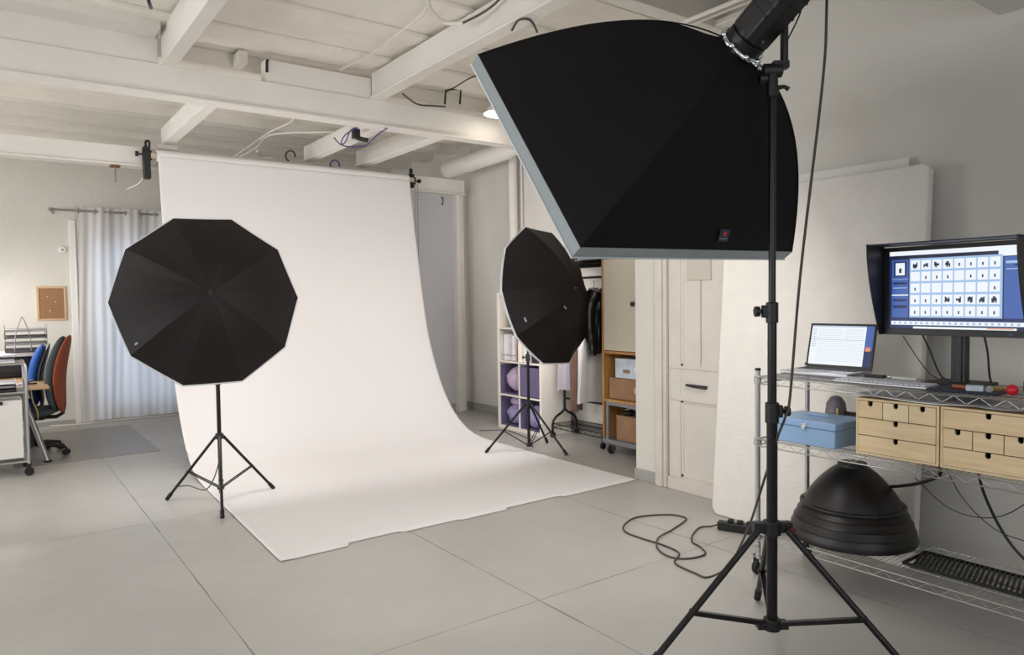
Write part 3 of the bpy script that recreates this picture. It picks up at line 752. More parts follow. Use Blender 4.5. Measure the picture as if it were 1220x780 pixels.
# blue cash box
cbx = thing('cash_box', 'pale blue metal cash box on the middle shelf', 'cash box', (3.24, 1.93, .69))
d = V((0, -1, 0)); 
obj('body', MB().box(3.11, 3.37, 1.76, 2.09, .692, .775), 'blue', cbx, bevel=.004)
obj('lid', MB().box(3.105, 3.375, 1.755, 2.095, .775, .81), 'blue', cbx, bevel=.006)
obj('recess_handle', MB().cyl((3.24, 1.87, .818), (3.24, 1.98, .818), .004, 8).box(3.21, 3.27, 1.86, 1.99, .8095, .812), 'blue', cbx)
obj('lock', MB().box(3.099, 3.105, 1.90, 1.925, .772, .797).cyl((3.104, 1.912, .775), (3.095, 1.912, .775), .009, 14), 'castchrome', cbx, bevel=.001)
bt = thing('plastic_bottle', 'grey tapered plastic bottle behind the cash box', 'bottle', (3.47, 1.93, .69))
obj('body', MB().lathe([(0, 0), (.05, 0), (.055, .01), (.053, .10), (.045, .16), (.025, .19), (.0, .197)], (3.48, 1.965, .692), (0, 0, 1), 24), 'bottle', bt)
obj('stripe', MB().box(3.428, 3.431, 1.925, 1.935, .72, .83), 'yellow', bt)
for i, (y, r_b) in enumerate(((1.885, .026), (1.81, .024))):
    tag(obj('cable_reel', MB().lathe([(0, 0), (r_b, 0), (r_b, .01), (r_b*.6, .012), (r_b*.6, .05), (r_b, .052), (r_b*.98, .075), (0, .08)], (3.49, y, .692), (0, 0, 1), 18).cyl((3.49, y-.03, .79), (3.49, y+.03, .79), .022, 16), 'blackplastic'),
        ['small black reel just right of the grey bottle', 'small black reel against the birch drawer chest'][i], 'reel', 'black reels behind the cash box')

# laptop on the top shelf
lt = thing('laptop', 'open silver laptop showing a white spreadsheet, at the left end of the rack', 'laptop', (3.4, 2.0, 1.0), 0)
hL, hR = V((3.53, 2.165, 1.012)), V((3.545, 1.815, 1.012)); ex = (hR-hL).normalized(); ef = V((-1, 0, 0)); ef = (ef-ex*ef.dot(ex)).normalized(); lw = (hR-hL).length
bc = (hL+hR)/2+ef*.125
obj('base', MB().obox(bc, (ex, ef, UP), (lw/2, .125, .009)), 'keyalu', lt, bevel=.004)
km = MB()
for i in range(5):
    for j in range(13): km.obox(bc+ex*(-.145+j*.0242)+ef*(-.09+i*.021)+UP*.0098, (ex, ef, UP), (.0095, .008, .001))
obj('keys', km, 'darkgrey', lt)
obj('trackpad', MB().obox(bc+ef*.065+UP*.0093, (ex, ef, UP), (.05, .035, .0006)), 'steel', lt)
sd = (UP*.97+V((.24, 0, 0))).normalized(); sh_ = .238; sc = (hL+hR)/2+sd*sh_/2+UP*.006; sn = ex.cross(sd)
if sn.x > 0: sn = -sn
obj('lid', MB().obox(sc, (ex, sd, sn), (lw/2, sh_/2, .004)), 'blackplastic', lt, bevel=.003)
def rects(mb, o, eu, ev, n, W, H, lst):
    for i, (u0, u1, v0, v1, mi) in enumerate(lst):
        mb.mi = mi; k = n*(.0005+.00004*i)
        mb.add([o+eu*W*u0+ev*H*v0+k, o+eu*W*u1+ev*H*v0+k, o+eu*W*u1+ev*H*v1+k, o+eu*W*u0+ev*H*v1+k], [(0, 1, 2, 3)])
sl = MB(); o = sc-ex*(lw/2-.012)+sd*(sh_/2-.012)+sn*.004
lst = [(0, 1, 0, 1, 0), (.88, 1, 0, 1, 1), (.88, 1, .6, 1, 2), (.9, .97, .52, .62, 4), (0, .88, 0, .035, 3), (0, .88, .35, .365, 3), (.1, .88, .62, .625, 3)]
lst += [(.12, .5, .10+i*.05, .107+i*.05, 3) for i in range(5)]+[(.55, .85, .10+i*.05, .107+i*.05, 3) for i in range(5)]+[(.02, .09, .1+i*.06, .12+i*.06, 3) for i in range(8)]
lst += [(.12, .86, .40+i*.055, .405+i*.055, 5) for i in range(10)]
rects(sl, o, ex, -sd, sn, lw-.024, sh_-.03, lst)
obj('screen', sl, ['s_white', 's_blue', 's_navy', 's_grey', 's_orange', 's_grey'], lt, flat=True)

# monitor with hood
mn = thing('monitor', 'large monitor with a black side hood showing a grid of thumbnails', 'monitor', (3.42, 1.36, 1.0))
my0, my1, mz0, mz1, mx = 1.085, 1.665, 1.215, 1.612, 3.36
obj('casing', MB().box(mx, mx+.05, my0, my1, mz0, mz1), 'blackplastic', mn, bevel=.004)
obj('bezel', MB().box(mx-.006, mx, my0, my1, mz0, mz0+.03).box(mx-.006, mx, my0, my0+.02, mz0+.03, mz1-.02).box(mx-.006, mx, my1-.024, my1, mz0+.03, mz1-.02).box(mx-.006, mx, my0, my1, mz1-.02, mz1), 'blackplastic', mn, bevel=.001)
def side(y):
    pts = [(mx-.16, mz1+.012)]+[(mx-.16+.12*(k/8)**1.6, mz1-(mz1-mz0)*k/8) for k in range(1, 9)]+[(mx-.0, mz0), (mx-.0, mz1+.012)]
    return MB().prism([(a, y, b) for a, b in pts], (0, .004, 0))
hd = obj('hood', MB().box(mx-.16, mx+.01, my0-.004, my1+.004, mz1+.004, mz1+.010), 'navy', mn, bevel=.001)
obj('hood_side', side(my1), 'blackplastic', mn)
obj('hood_side', side(my0-.004), 'blackplastic', mn)
o = V((mx-.0005, my1-.024, mz1-.02)); Wm, Hm = (my1-my0-.044), (mz1-mz0-.05)
sm = MB(); lst = [(0, 1, 0, 1, 2), (0, 1, 0, .055, 0), (.02, .82, .055, .10, 3), (.82, .985, .055, .12, 0)]
lst += [(.02, .155, .11, .86, 1), (.035, .14, .13, .33, 2), (.05, .125, .15, .31, 0), (.078, .098, .22, .28, 3), (.02, .155, .36, .365, 4), (.03, .145, .40, .43, 2), (.03, .145, .47, .48, 4), (.02, .155, .56, .575, 0), (.03, .145, .62, .65, 2), (.03, .145, .70, .74, 2)]
lst += [(.165, .85, .10, .86, 4), (.86, 1, .13, .86, 1), (.87, .99, .18, .21, 4), (.87, .95, .27, .28, 4), (.93, .99, .22, .24, 2)]
rg_ = random.Random(5)
for r in range(5):
    for c in range(8):
        u0 = .175+c*.0838; v0 = .115+r*.148
        if r == 0: v0 += .0
        lst.append((u0, u0+.073, v0+.01, v0+.13, 0))
        big = (r == 0 and c < 4) or (r == 3 and c >= 3)
        cu, cv = u0+.036, v0+.085
        if r in (1, 2) and rg_.random() < .5: continue
        if big:
            for k in range(4): lst.append((cu-.02+k*.009, cu-.01+k*.009, cv-.05+rg_.random()*.03, cv+.0+rg_.random()*.03, 3))
        else: lst.append((cu-.005, cu+.006, cv-.02, cv+.018, 3))
lst += [(.0, 1, .885, .895, 2), (.02, 1, .905, .955, 0), (.25, 1, .97, .99, 3), (.2, .95, .975, 1.0, 0), (.75, .93, .978, .99, 5)]
for k in range(22): lst.append((.04+k*.0435, .058+k*.0435, .915, .945, 4))
rects(sm, o, V((0, -1, 0)), V((0, 0, -1)), V((-1, 0, 0)), Wm, Hm, lst)
obj('screen', sm, ['s_white', 's_blue', 's_navy', 's_dark', 's_pale', 's_orange'], mn, flat=True)
obj('stand', MB().box(3.40, 3.44, 1.335, 1.395, 1.01, 1.4).box(3.395, 3.40, 1.35, 1.38, 1.01, 1.3), 'blackplastic', mn, bevel=.006)
obj('foot', MB().box(3.30, 3.52, 1.25, 1.48, 1.0, 1.014), 'darkgrey', mn, bevel=.006)
obj('power_light', MB().box(mx-.0075, mx-.006, 1.15, 1.155, mz0+.012, mz0+.016), 's_blue', mn)
# cables behind the monitor
tag(obj('monitor_cable', MB().tube(spline([(3.47, 1.56, 1.24), (3.50, 1.53, 1.15), (3.50, 1.48, 1.03), (3.50, 1.44, 1.01)], 6), .004), 'blackcable'), 'black cable slanting down left of the monitor stand', 'cable', 'cables behind the monitor')
tag(obj('monitor_cable', MB().tube(spline([(3.45, 1.29, 1.24), (3.46, 1.275, 1.15), (3.47, 1.27, 1.05), (3.48, 1.265, 1.008)], 6), .0045), 'blackcable'), 'black cable hanging right of the monitor stand', 'cable', 'cables behind the monitor')
tag(obj('monitor_cable', MB().tube(spline([(3.53, 1.66, 1.2), (3.54, 1.60, 1.1), (3.53, 1.54, 1.03), (3.52, 1.50, 1.01)], 6), .0025), 'cable'), 'thin grey cable slanting behind the keyboard', 'cable', 'cables behind the monitor')
# keyboard
kb = thing('keyboard', 'white low keyboard in front of the monitor', 'keyboard', (3.22, 1.55, 1.0))
obj('case', MB().box(3.14, 3.27, 1.38, 1.79, 1.001, 1.012), 'keyalu', kb, bevel=.003)
km = MB()
for i in range(6):
    for j in range(18): km.box(3.147+i*.0198, 3.163+i*.0198, 1.392+j*.0218, 1.409+j*.0218, 1.012, 1.0165)
obj('keys', km, 'keycap', kb)
# papers stuffed under the top shelf
tag(obj('paper_stack', MB().grid(lambda u, v: (3.125+.28*v, 1.70-.60*u, .9485+.004*sin(u*9)+.010*max(0, sin(u*PI*2))*v*0), 24, 4, .004), 'papersheet'), 'loose white papers lying on top of the drawer chests', 'papers')
tag(obj('plastic_sleeve', MB().grid(lambda u, v: (3.11+.26*v, 1.34-.34*u, .955+.003*sin(u*7)), 20, 4, .002), 'magazine'), 'grey plastic sleeve with papers over the right drawer chest', 'sleeve')
tag(obj('graphics_tablet', MB().box(3.12, 3.30, 1.12, 1.365, 1.001, 1.012), 'navy', bevel=.005), 'thin navy tablet in front of the monitor foot', 'tablet')
tag(obj('marker_pen', MB().cyl((3.19, 1.30, 1.020), (3.17, 1.20, 1.020), .008, 10), 'redspine'), 'orange pen lying on the navy tablet', 'pen')
pk = thing('lens_tissue_pack', 'small white and blue packet on the navy tablet', 'packet', (3.16, 1.2, 1.012))
obj('pack', MB().obox((3.155, 1.205, 1.023), (V((1, .3, 0)), V((-.3, 1, 0)), UP), (.02, .03, .011)), 'bluebox', pk, bevel=.003)
obj('cap', MB().cyl((3.145, 1.150, 1.024), (3.165, 1.160, 1.024), .013, 14), 'steel', pk)
tag(obj('sticky_note', MB().box(3.22, 3.27, 1.14, 1.19, 1.012, 1.024), 'yellow', bevel=.002), 'yellow block near the red balls', 'notepad')
for i, (x, y) in enumerate(((3.18, 1.085), (3.20, 1.020))):
    m = MB().ball((x, y, 1.024), .0215, 18, 12)
    b = tag(obj('red_ball', m, 'red'), ['round red ball to the right of the packet', 'round red ball cut by the right edge of the photo'][i], 'ball', 'red balls on the rack')
tag(obj('card_reader', MB().box(3.36, 3.46, .98, 1.11, 1.001, 1.045), 'darkgrey', bevel=.006), 'dark grey box behind the red balls', 'card reader')
for i, (y0, y1, lab) in enumerate(((1.70, 1.79, 'left flat white plug strip behind the keyboard'), (1.55, 1.66, 'right flat white plug strip behind the keyboard'))):
    tag(obj('adapter', MB().box(3.42, 3.46, y0, y1, 1.001, 1.014), ['darkgrey', 'white'][i], bevel=.003), ['flat dark adapter behind the keyboard, beside the laptop', 'flat white adapter behind the keyboard, near the monitor foot'][i], 'adapter')

# beauty dish upside-down on the bottom shelf
bdx, bdy = 3.31, 1.735
bdx, bdy = 3.40, 1.835
bd = thing('beauty_dish', 'big black domed reflector standing face down on the bottom shelf', 'reflector', (bdx, bdy, .215))
R0 = .287
pr = [(.287, .0), (.290, .012), (.286, .03), (.279, .05), (.281, .055), (.278, .060), (.266, .088), (.268, .092), (.262, .098), (.249, .122), (.251, .126), (.245, .131), (.228, .154), (.240, .158), (.239, .168), (.222, .169)]
obj('rim_bands', MB().lathe(pr, (bdx, bdy, .217), (0, 0, 1), 64), 'dishblack', bd)
dome = [(.222, .169), (.212, .190), (.192, .224), (.166, .258), (.138, .290), (.110, .317), (.085, .336), (.070, .346), (.067, .356), (.064, .363), (.05, .366), (0, .366)]
obj('dome', MB().lathe(dome, (bdx, bdy, .217), (0, 0, 1), 64), 'dishblack', bd)
for a in (2.1, 3.1, 4.1, 5.1): obj('screw', MB().ball((bdx+cos(a)*.224, bdy+sin(a)*.224, .217+.172), .005, 8, 6), 'darkgrey', bd)
# black slotted tray on the bottom shelf
gt = MB(); gx0, gx1, gy0, gy1 = 3.20, 3.42, .98, 1.50
gt.box(gx0, gx0+.006, gy0, gy1, .217, .231).box(gx1-.006, gx1, gy0, gy1, .217, .231).box(gx0, gx1, gy0, gy0+.006, .217, .231).box(gx0, gx1, gy1-.006, gy1, .217, .231)
for i in range(26): gt.obox((gx0+.11, gy0+.02+i*.0192, .224), (V((1, .25, 0)), V((-.25, 1, 0)), UP), (.105, .0045, .006))
tag(obj('slotted_tray', gt, 'blackplastic'), 'flat black slotted tray on the bottom shelf', 'tray')
# cables under the rack
for i, (pts, rr2, lab) in enumerate((
    ([(3.30, 1.40, .66), (3.36, 1.42, .60), (3.40, 1.52, .54), (3.44, 1.62, .50), (3.5, 1.70, .47)], .008, 'thick black cable running from the middle shelf toward the dome'),
    ([(3.36, 1.27, .66), (3.40, 1.26, .55), (3.44, 1.22, .42), (3.44, 1.15, .32), (3.40, 1.02, .245), (3.38, .90, .235)], .006, 'black cable sagging down to the slotted tray'),
    ([(3.56, 1.50, .66), (3.57, 1.42, .48), (3.56, 1.28, .36), (3.57, 1.15, .33)], .0025, 'thin grey wire drooping under the birch chests'),
    ([(3.57, 1.62, .52), (3.57, 1.45, .40), (3.57, 1.25, .42), (3.56, 1.05, .62)], .0025, 'thin grey wire curving up under the right chest'),
    ([(3.50, 1.04, .45), (3.48, 1.02, .40), (3.49, .99, .34), (3.52, .95, .30)], .006, 'grey cable loop at the right edge below the middle shelf'))):
    tag(obj('rack_cable', MB().tube(spline(pts, 6), rr2), 'blackcable' if i < 2 else 'cable'), lab, 'cable', 'cables under the rack')

# ------------------------------------------------------------------ leaning boards
def rounded(pts_w, pts_h, r=.05, k=5):
    out = []
    for cxx, cyy, a0 in ((pts_w-r, pts_h-r, 0), (r, pts_h-r, PI/2), (r, r, PI), (pts_w-r, r, 1.5*PI)):
        for i in range(k+1): a = a0+PI/2*i/k; out.append((cxx+r*cos(a), cyy+r*sin(a)))
    return out
def leaning(y0, y1, bx0, h, lean, th, r, rnd=0, seed=1):
    R_ = random.Random(seed); up = V((lean, 0, math.sqrt(h*h-lean*lean))).normalized()
    pts = []
    for a, b in rounded(y1-y0, h, r): pts.append(V((bx0, y0+a+R_.uniform(-rnd, rnd), 0))+up*(b+R_.uniform(0, rnd)))
    nrm = V((up.z, 0, -up.x))
    return MB().prism(pts, nrm*th)
tag(obj('foam_board', leaning(1.70, 2.945, 3.735, 2.07, .150, .055, .05, .004), 'foam', bevel=.008), 'thick white foam board with rounded corners leaning on the wall', 'board')
tag(obj('wall_panel', leaning(1.85, 3.02, 3.87, 2.13, .11, .018, .004, 0), 'white', bevel=.002), 'thin grey-white panel whose edge shows above the foam board', 'board')

# ------------------------------------------------------------------ recess furniture
# white cube shelving
ks = thing('cube_shelf', 'white cube shelving unit with purple boxes in the recess', 'shelving', (4.7, 6.03, 0))
kx0, kx1, ky0, ky1, kh = 4.50, 4.89, 5.655, 6.425, 1.475
m = MB(); T = .036
m.box(kx0, kx1, ky0, ky0+T, 0, kh).box(kx0, kx1, ky1-T, ky1, 0, kh).box(kx0, kx1, ky0+T, ky1-T, 0, T).box(kx0, kx1, ky0+T, ky1-T, kh-T, kh)
obj('carcass', m, 'kallax', ks, bevel=.002)
ym = (ky0+ky1)/2
for i in range(1, 4): z = i*(kh-T)/4; obj('shelf', MB().box(kx0+.002, kx1, ky0+T, ky1-T, z, z+.018), 'kallax', ks)
obj('divider', MB().box(kx0+.003, kx1-.01, ym-.009, ym+.009, T, kh-T), 'kallax', ks)
obj('back_panel', MB().box(kx1-.008, kx1, ky0+T, ky1-T, T, kh-T), 'kallax', ks)
cell = (kh-T)/4
def lump(c, r, m_, lab, cat='bag', group=None, sd=0):
    o_ = obj('cloth_bag', MB().ball(c, r, 22, 14, lambda d: 1+.13*noise.noise(d*2.3+V((sd, 0, 0)))+.04*noise.noise(d*7)), m_); return tag(o_, lab, cat, group)
pos = {0: (ym+.0, ky1-T), 1: (ky0+T, ym-.009)}
names = ['purple cube box holding a pale pink bag, left cube of the third row', 'purple cube box in the right cube of the third row', 'purple cube box holding a mauve bag, bottom left cube', 'purple cube box in the bottom right cube']
for r in (0, 1):
    for c in (0, 1):
        y0, y1 = (ym+.012, ky1-T-.004) if c == 0 else (ky0+T+.004, ym-.012)
        z0 = (T+.002 if r == 0 else cell+.02); z1 = z0+cell-.05
        b = MB().box(kx0+.22, kx1-.03, y0, y1, z0, z0+.006).box(kx1-.036, kx1-.03, y0, y1, z0, z1).box(kx0+.012, kx1-.03, y0, y0+.006, z0, z1).box(kx0+.012, kx1-.03, y1-.006, y1, z0, z1).box(kx0+.012, kx0+.22, y0, y1, z0, z0+.006)
        k = (1-r)*2+c
        if c == 1 and r == 1: b.box(kx0+.012, kx0+.018, y0, y1, z0, z1)
        tag(obj('felt_box', b, 'purple'), names[k], 'storage box', 'purple boxes in the cube shelf')
lump((4.65, (ym+ky1)/2-.01, cell+.022+.155), (.13, .150, .140), 'lilac', 'round pale pink cloth bag in the left cube, third row down', group='bags in the cube shelf', sd=1)
lump((4.65, (ym+ky1)/2-.01, T+.12), (.13, .150, .110), 'lilac2', 'mauve cloth bag at the bottom left of the cube shelf', group='bags in the cube shelf', sd=4)
lump((4.67, (ym+ky1)/2-.01, T+.255), (.11, .130, .055), 'lilac', 'patterned grey-pink cloth on top of the bottom left bag', 'cloth', sd=8)
lump((4.63, (ym+ky0)/2+.02, T+.13), (.12, .13, .12), 'lilac2', 'mauve cloth bag at the bottom right of the cube shelf', group='bags in the cube shelf', sd=6)
# row two: a chrome rail rack with files
z2 = 2*cell+.02
rail = MB().tube(spline([(kx0+.02, ky1-.06, z2), (kx0+.015, ky1-.058, z2+.30), (kx0+.013, ky1-.10, z2+.325), (kx0+.013, ym+.06, z2+.325), (kx0+.015, ym+.02, z2+.30), (kx0+.02, ym+.018, z2)], 5), .006, 8)
rail.cyl((kx0+.015, ky1-.058, z2+.06), (kx0+.015, ym+.018, z2+.06), .004, 6)
tag(obj('magazine_rack', rail, 'chrome'), 'bent chrome wire holder in front of the files in the cube shelf', 'rack')
fl = random.Random(2); yy = ky1-T-.012; k = 0
flab = ['tall white file nearest the left side of the cube shelf', 'white file, second from the left in the cube shelf', 'lilac-grey file in the middle of the left cube', 'white file right of the lilac-grey one', 'pale file before the terracotta spine', 'terracotta-spined book at the right of the left cube']
for k, (w, mm, h) in enumerate(((.055, 'papersheet', .28), (.05, 'white', .285), (.055, 'magazine', .285), (.05, 'papersheet', .27), (.03, 'magazine', .26), (.03, 'redspine', .25))):
    tag(obj('file', MB().box(kx0+.05, kx0+.30, yy-w+.002, yy, z2, z2+h), mm, bevel=.003), flab[k], 'file', 'files in the cube shelf'); yy -= w
yy = ym-.02; flab = ['slim white file, first in the right cube', 'grey file behind the umbrella stand', 'black file box in the right cube']
for k, (w, mm, h) in enumerate(((.08, 'papersheet', .27), (.06, 'magazine', .28), (.14, 'blackplastic', .25))):
    tag(obj('file', MB().box(kx0+.05, kx0+.30, yy-w+.002, yy, z2, z2+h), mm, bevel=.003), flab[k], 'file', 'files in the cube shelf'); yy -= w
z3 = 3*cell+.02
tag(obj('straw_basket', MB().lathe([(0, 0), (.11, 0), (.125, .02), (.13, .14), (.12, .16), (.115, .15), (.118, .03), (0, .01)], (kx0+.17, (ym+ky1)/2-.03, z3), (0, 0, 1), 24), 'cardboard'), 'tan round basket in the top left cube', 'basket')

# garment rack
gr = thing('garment_rack', 'black tube garment rack with a wire base, between cube shelf and wardrobe', 'clothes rack', (4.62, 5.15, 0))
gx = 4.74; y0, y1 = 4.85, 5.58
bar = MB()
obj('hanging_rail', MB().cyl((gx, y0, 1.60), (gx, y1, 1.60), .012, 10), 'blackmetal', gr)
obj('lower_rail', MB().cyl((gx, y0, .385), (gx, y1, .385), .011, 10), 'blackmetal', gr)
for y in (y0, y1):
    pts = [(gx, y, 1.72), (gx, y, .42), (gx, y, .30), (gx-.03, y, .25), (gx-.12, y, .20), (gx-.16, y, .14), (gx-.16, y, .05)]
    obj('upright', MB().tube(spline(pts, 5), .0125, 10).tube(spline([(gx, y, .36), (gx, y, .30), (gx+.03, y, .25), (gx+.12, y, .20), (gx+.16, y, .14), (gx+.16, y, .05)], 5), .0125, 10), 'blackmetal', gr)
    for q in (-.16, .16): obj('castor', MB().cyl((gx+q, y-.012, .028), (gx+q, y+.012, .028), .028, 14), 'rubber', gr)
bs = MB()
for z in (.10, .14):
    bs.tube([(gx-.16, y0, z), (gx+.16, y0, z), (gx+.16, y1, z), (gx-.16, y1, z)], .005, 6, closed=True)
for i in range(1, 22): bs.cyl((gx-.16, y0+(y1-y0)*i/22, .14), (gx+.16, y0+(y1-y0)*i/22, .14), .0022, 5)
k = 16; bs.tube([(gx-.16, y0+(y1-y0)*i/k, .10 if i % 2 else .14) for i in range(k+1)], .003, 5)
obj('base_shelf', bs, 'mesh', gr)
ts = MB()
for z in (1.715, 1.80): ts.tube([(gx-.17, y0, z), (gx+.17, y0, z), (gx+.17, y1, z), (gx-.17, y1, z)], .012, 6, closed=True)
for i in range(0, 13): ts.cyl((gx-.17, y0+(y1-y0)*i/12, 1.715), (gx+.17, y0+(y1-y0)*i/12, 1.715), .003, 5)
obj('hat_shelf', ts, 'mesh', gr)
bx = thing('display_box', 'dark open box with white and red things on the garment rack top', 'box', (4.6, 5.05, 1.73))
obj('tray', MB().box(4.59, 4.86, 4.87, 5.27, 1.722, 1.73).box(4.59, 4.60, 4.87, 5.27, 1.73, 1.76).box(4.59, 4.86, 4.87, 4.88, 1.73, 1.80), 'blackplastic', bx)
obj('magazine', MB().obox((4.67, 5.12, 1.77), (V((1, 0, .1)), V((0, 1, 0)), UP), (.06, .10, .035)), 'magazine', bx, bevel=.004)
obj('red_spine', MB().box(4.593, 4.605, 5.0, 5.2, 1.745, 1.760), 'red', bx)
ch = MB()
for i in range(24):
    z = 1.83+i*.032; ch.tube([V((4.5, 5.27, z))+V((sin(i*PI/2)*0, 0, 0))+(V((1, 0, 0)) if i % 2 else V((0, 1, 0)))*.012*cos(a)+UP*.022*sin(a) for a in [2*PI*k/10 for k in range(10)]], .004, 5, closed=True)
tag(obj('hanging_chain', ch, 'steel'), 'steel chain hanging beside the right umbrella', 'chain')

def garment(name, c, w, h, d, m_, lab, parent_kind='garment', flare=1.2, seed=0, sleeves=False, z1=1.55):
    """cloth hanging from the rail: shoulders at z1, hem at z1-h; c = (x, y)"""
    t = thing(name, lab, parent_kind, (c[0], c[1], z1-h))
    def fn(u, v):
        a = 2*PI*u; z = z1-h*v
        sh = min(1, .35+.65*min(1, v*5)) ; fl = 1+(flare-1)*v
        fold = 1+(.10*sin(a*5+seed)+.07*sin(a*9+seed*2+v*3))*min(1, v*2.5)
        return (c[0]+w/2*sh*fl*cos(a)*fold, c[1]+d/2*sh*fl*sin(a)*fold, z+.012*sin(a*3+seed)*v)
    obj('body', MB().grid(fn, 40, 20), m_, t)
    if sleeves:
        for s in (-1, 1):
            x = c[0]+s*w*.42
            p = [V((x, c[1], z1-.05)), V((x+s*.06, c[1]+.01, z1-.18)), V((x+s*.08, c[1]-.005, z1-.36)), V((x+s*.07, c[1]-.02, z1-.52)), V((x+s*.07, c[1]-.03, z1-.64))]
            obj('sleeve', MB().tube(spline(p, 5), [.07-.028*i/20+.004*sin(i*1.9) for i in range(21)], 14), m_, t)
    obj('hanger', MB().tube(spline([(c[0], c[1], z1-.02), (c[0], c[1], z1+.02), (c[0]+.015, c[1], z1+.05), (c[0], c[1], z1+.065), (c[0]-.015, c[1], z1+.05)], 5), .003, 6).tube([(c[0]-w*.4, c[1], z1-.06), (c[0], c[1], z1-.0), (c[0]+w*.4, c[1], z1-.06)], .006, 6), 'steel', t)
    return t
garment('leather_jacket', (4.77, 4.99), .34, .62, .14, 'leather', 'black leather jacket on the garment rack next to the wardrobe', 'jacket', 1.05, 1, True, 1.50)
garment('white_coat', (4.74, 5.13), .34, 1.1, .12, 'greycloth', 'long pale grey garment hanging behind the leather jacket', 'coat', 1.25, 2, False, 1.50)
garment('lavender_shirt', (4.74, 5.50), .30, 1.02, .10, 'lavcloth', 'pale lavender shirt hanging at the left end of the garment rack', 'shirt', 1.0, 3, False, 1.50)
garment('brown_scarf', (4.74, 5.40), .12, 1.22, .07, 'browncloth', 'narrow brown scarf hanging below the right umbrella', 'scarf', 1.1, 5, False, 1.50)

# wardrobe on a dolly
wd = thing('wardrobe', 'cream wardrobe with oak edges, open shelves below, on a wheeled dolly', 'wardrobe', (4.62, 4.33, 0))
wx0, wx1, wy0, wy1 = 4.45, 4.86, 3.96, 4.715
obj('carcass', MB().box(wx0, wx1, wy0, wy0+.022, .14, 2.0).box(wx0, wx1, wy1-.022, wy1, .14, 2.0).box(wx0, wx1, wy0+.022, wy1-.022, .905, .93).box(wx0, wx1, wy0+.022, wy1-.022, .475, .50).box(wx0, wx1, wy0+.022, wy1-.022, 1.98, 2.0)
    .box(wx0-.004, wx0, wy0+.022, wy1-.022, 1.745, 1.80), 'oak', wd, bevel=.002)
obj('back_panel', MB().box(wx1-.01, wx1, wy0+.022, wy1-.022, .14, 1.98), 'birch', wd)
dd = obj('door', MB().box(wx0-.002, wx0+.018, wy0+.028, wy1-.026, .935, 1.742), 'cream', wd, bevel=.003)
obj('knob', MB().lathe([(0, 0), (.012, .0), (.011, .01), (.022, .018), (.02, .028), (0, .032)], (wx0-.001, 4.315, 1.345), (-1, 0, 0), 18), 'darkgrey', dd)
obj('top_panel', MB().box(wx0-.001, wx0+.016, wy0+.028, wy1-.026, 1.803, 1.975), 'cream', wd, bevel=.002)
obj('grey_frame', MB().box(wx0-.006, wx0+.03, wy0, wy1, .10, .14).box(wx0, wx1, wy0, wy1, .105, .139).box(wx0-.004, wx0+.02, wy0+.03, wy1-.05, .445, .475).box(wx0-.004, wx0+.02, wy1-.075, wy1-.05, .14, .445), 'greypad', wd, bevel=.003)
for (x, y) in ((wx0+.05, wy1-.06), (wx0+.05, wy0+.06), (wx1-.05, wy1-.06), (wx1-.05, wy0+.06)):
    cs = obj('castor', MB().cyl((x, y-.012, .04), (x, y+.012, .04), .04, 18), 'rubber', wd)
    obj('fork', MB().box(x-.015, x+.015, y-.022, y-.015, .03, .10).box(x-.015, x+.015, y+.015, y+.022, .03, .10).cyl((x, y-.024, .04), (x, y+.024, .04), .02, 12), 'castchrome', cs)
def carton(x0, x1, y0, y1, z0, z1, m_, lab, deco=None, rz=0):
    t = thing('carton', lab, 'box', ((x0+x1)/2, (y0+y1)/2, z0))
    obj('box', MB().box(x0, x1, y0, y1, z0, z1), m_, t, bevel=.004)
    obj('tape', MB().box(x0-.001, x0+.001, (y0+y1)/2-.02, (y0+y1)/2+.02, z0+(z1-z0)*.35, z0+(z1-z0)*.62), deco or 'corkframe', t)
    return t
carton(4.49, 4.80, 4.02, 4.665, .503, .69, 'cardboard', 'brown cardboard box on the wardrobe middle shelf')
t = carton(4.50, 4.75, 4.10, 4.60, .692, .865, 'bluebox', 'white and pale blue printed box on top of the cardboard one', 'papersheet')
obj('print', MB().box(4.498, 4.5005, 4.25, 4.34, .80, .84).box(4.498, 4.5005, 4.42, 4.50, .74, .77), 'cardboard', t)
t = carton(4.49, 4.80, 4.02, 4.58, .1395, .36, 'cardboard', 'open brown box on the wardrobe bottom shelf', 'corkframe')
obj('red_print', MB().box(4.487, 4.4895, 4.22, 4.32, .22, .33), 'redspine', t)
lumpm = MB()
for k, (yk, zk, rk_) in enumerate(((4.12, .385, .05), (4.24, .39, .05), (4.36, .385, .055), (4.48, .38, .05))): lumpm.ball((4.60, yk, zk), (.10, .07, .035), 14, 8, lambda d: 1+.2*noise.noise(d*3+V((yk*9, 0, 0))))
tag(obj('folded_cloth', lumpm, 'blackplastic'), 'black crumpled cloth lying in the open brown box', 'cloth')
tag(obj('crumpled_paper', MB().grid(lambda u, v: (4.52+.12*v, 4.28+.22*u, .432+.010*sin(u*11+v*5)-.02*abs(u-.5)), 14, 8, .003), 'papersheet'), 'white crumpled paper on the black cloth', 'paper')

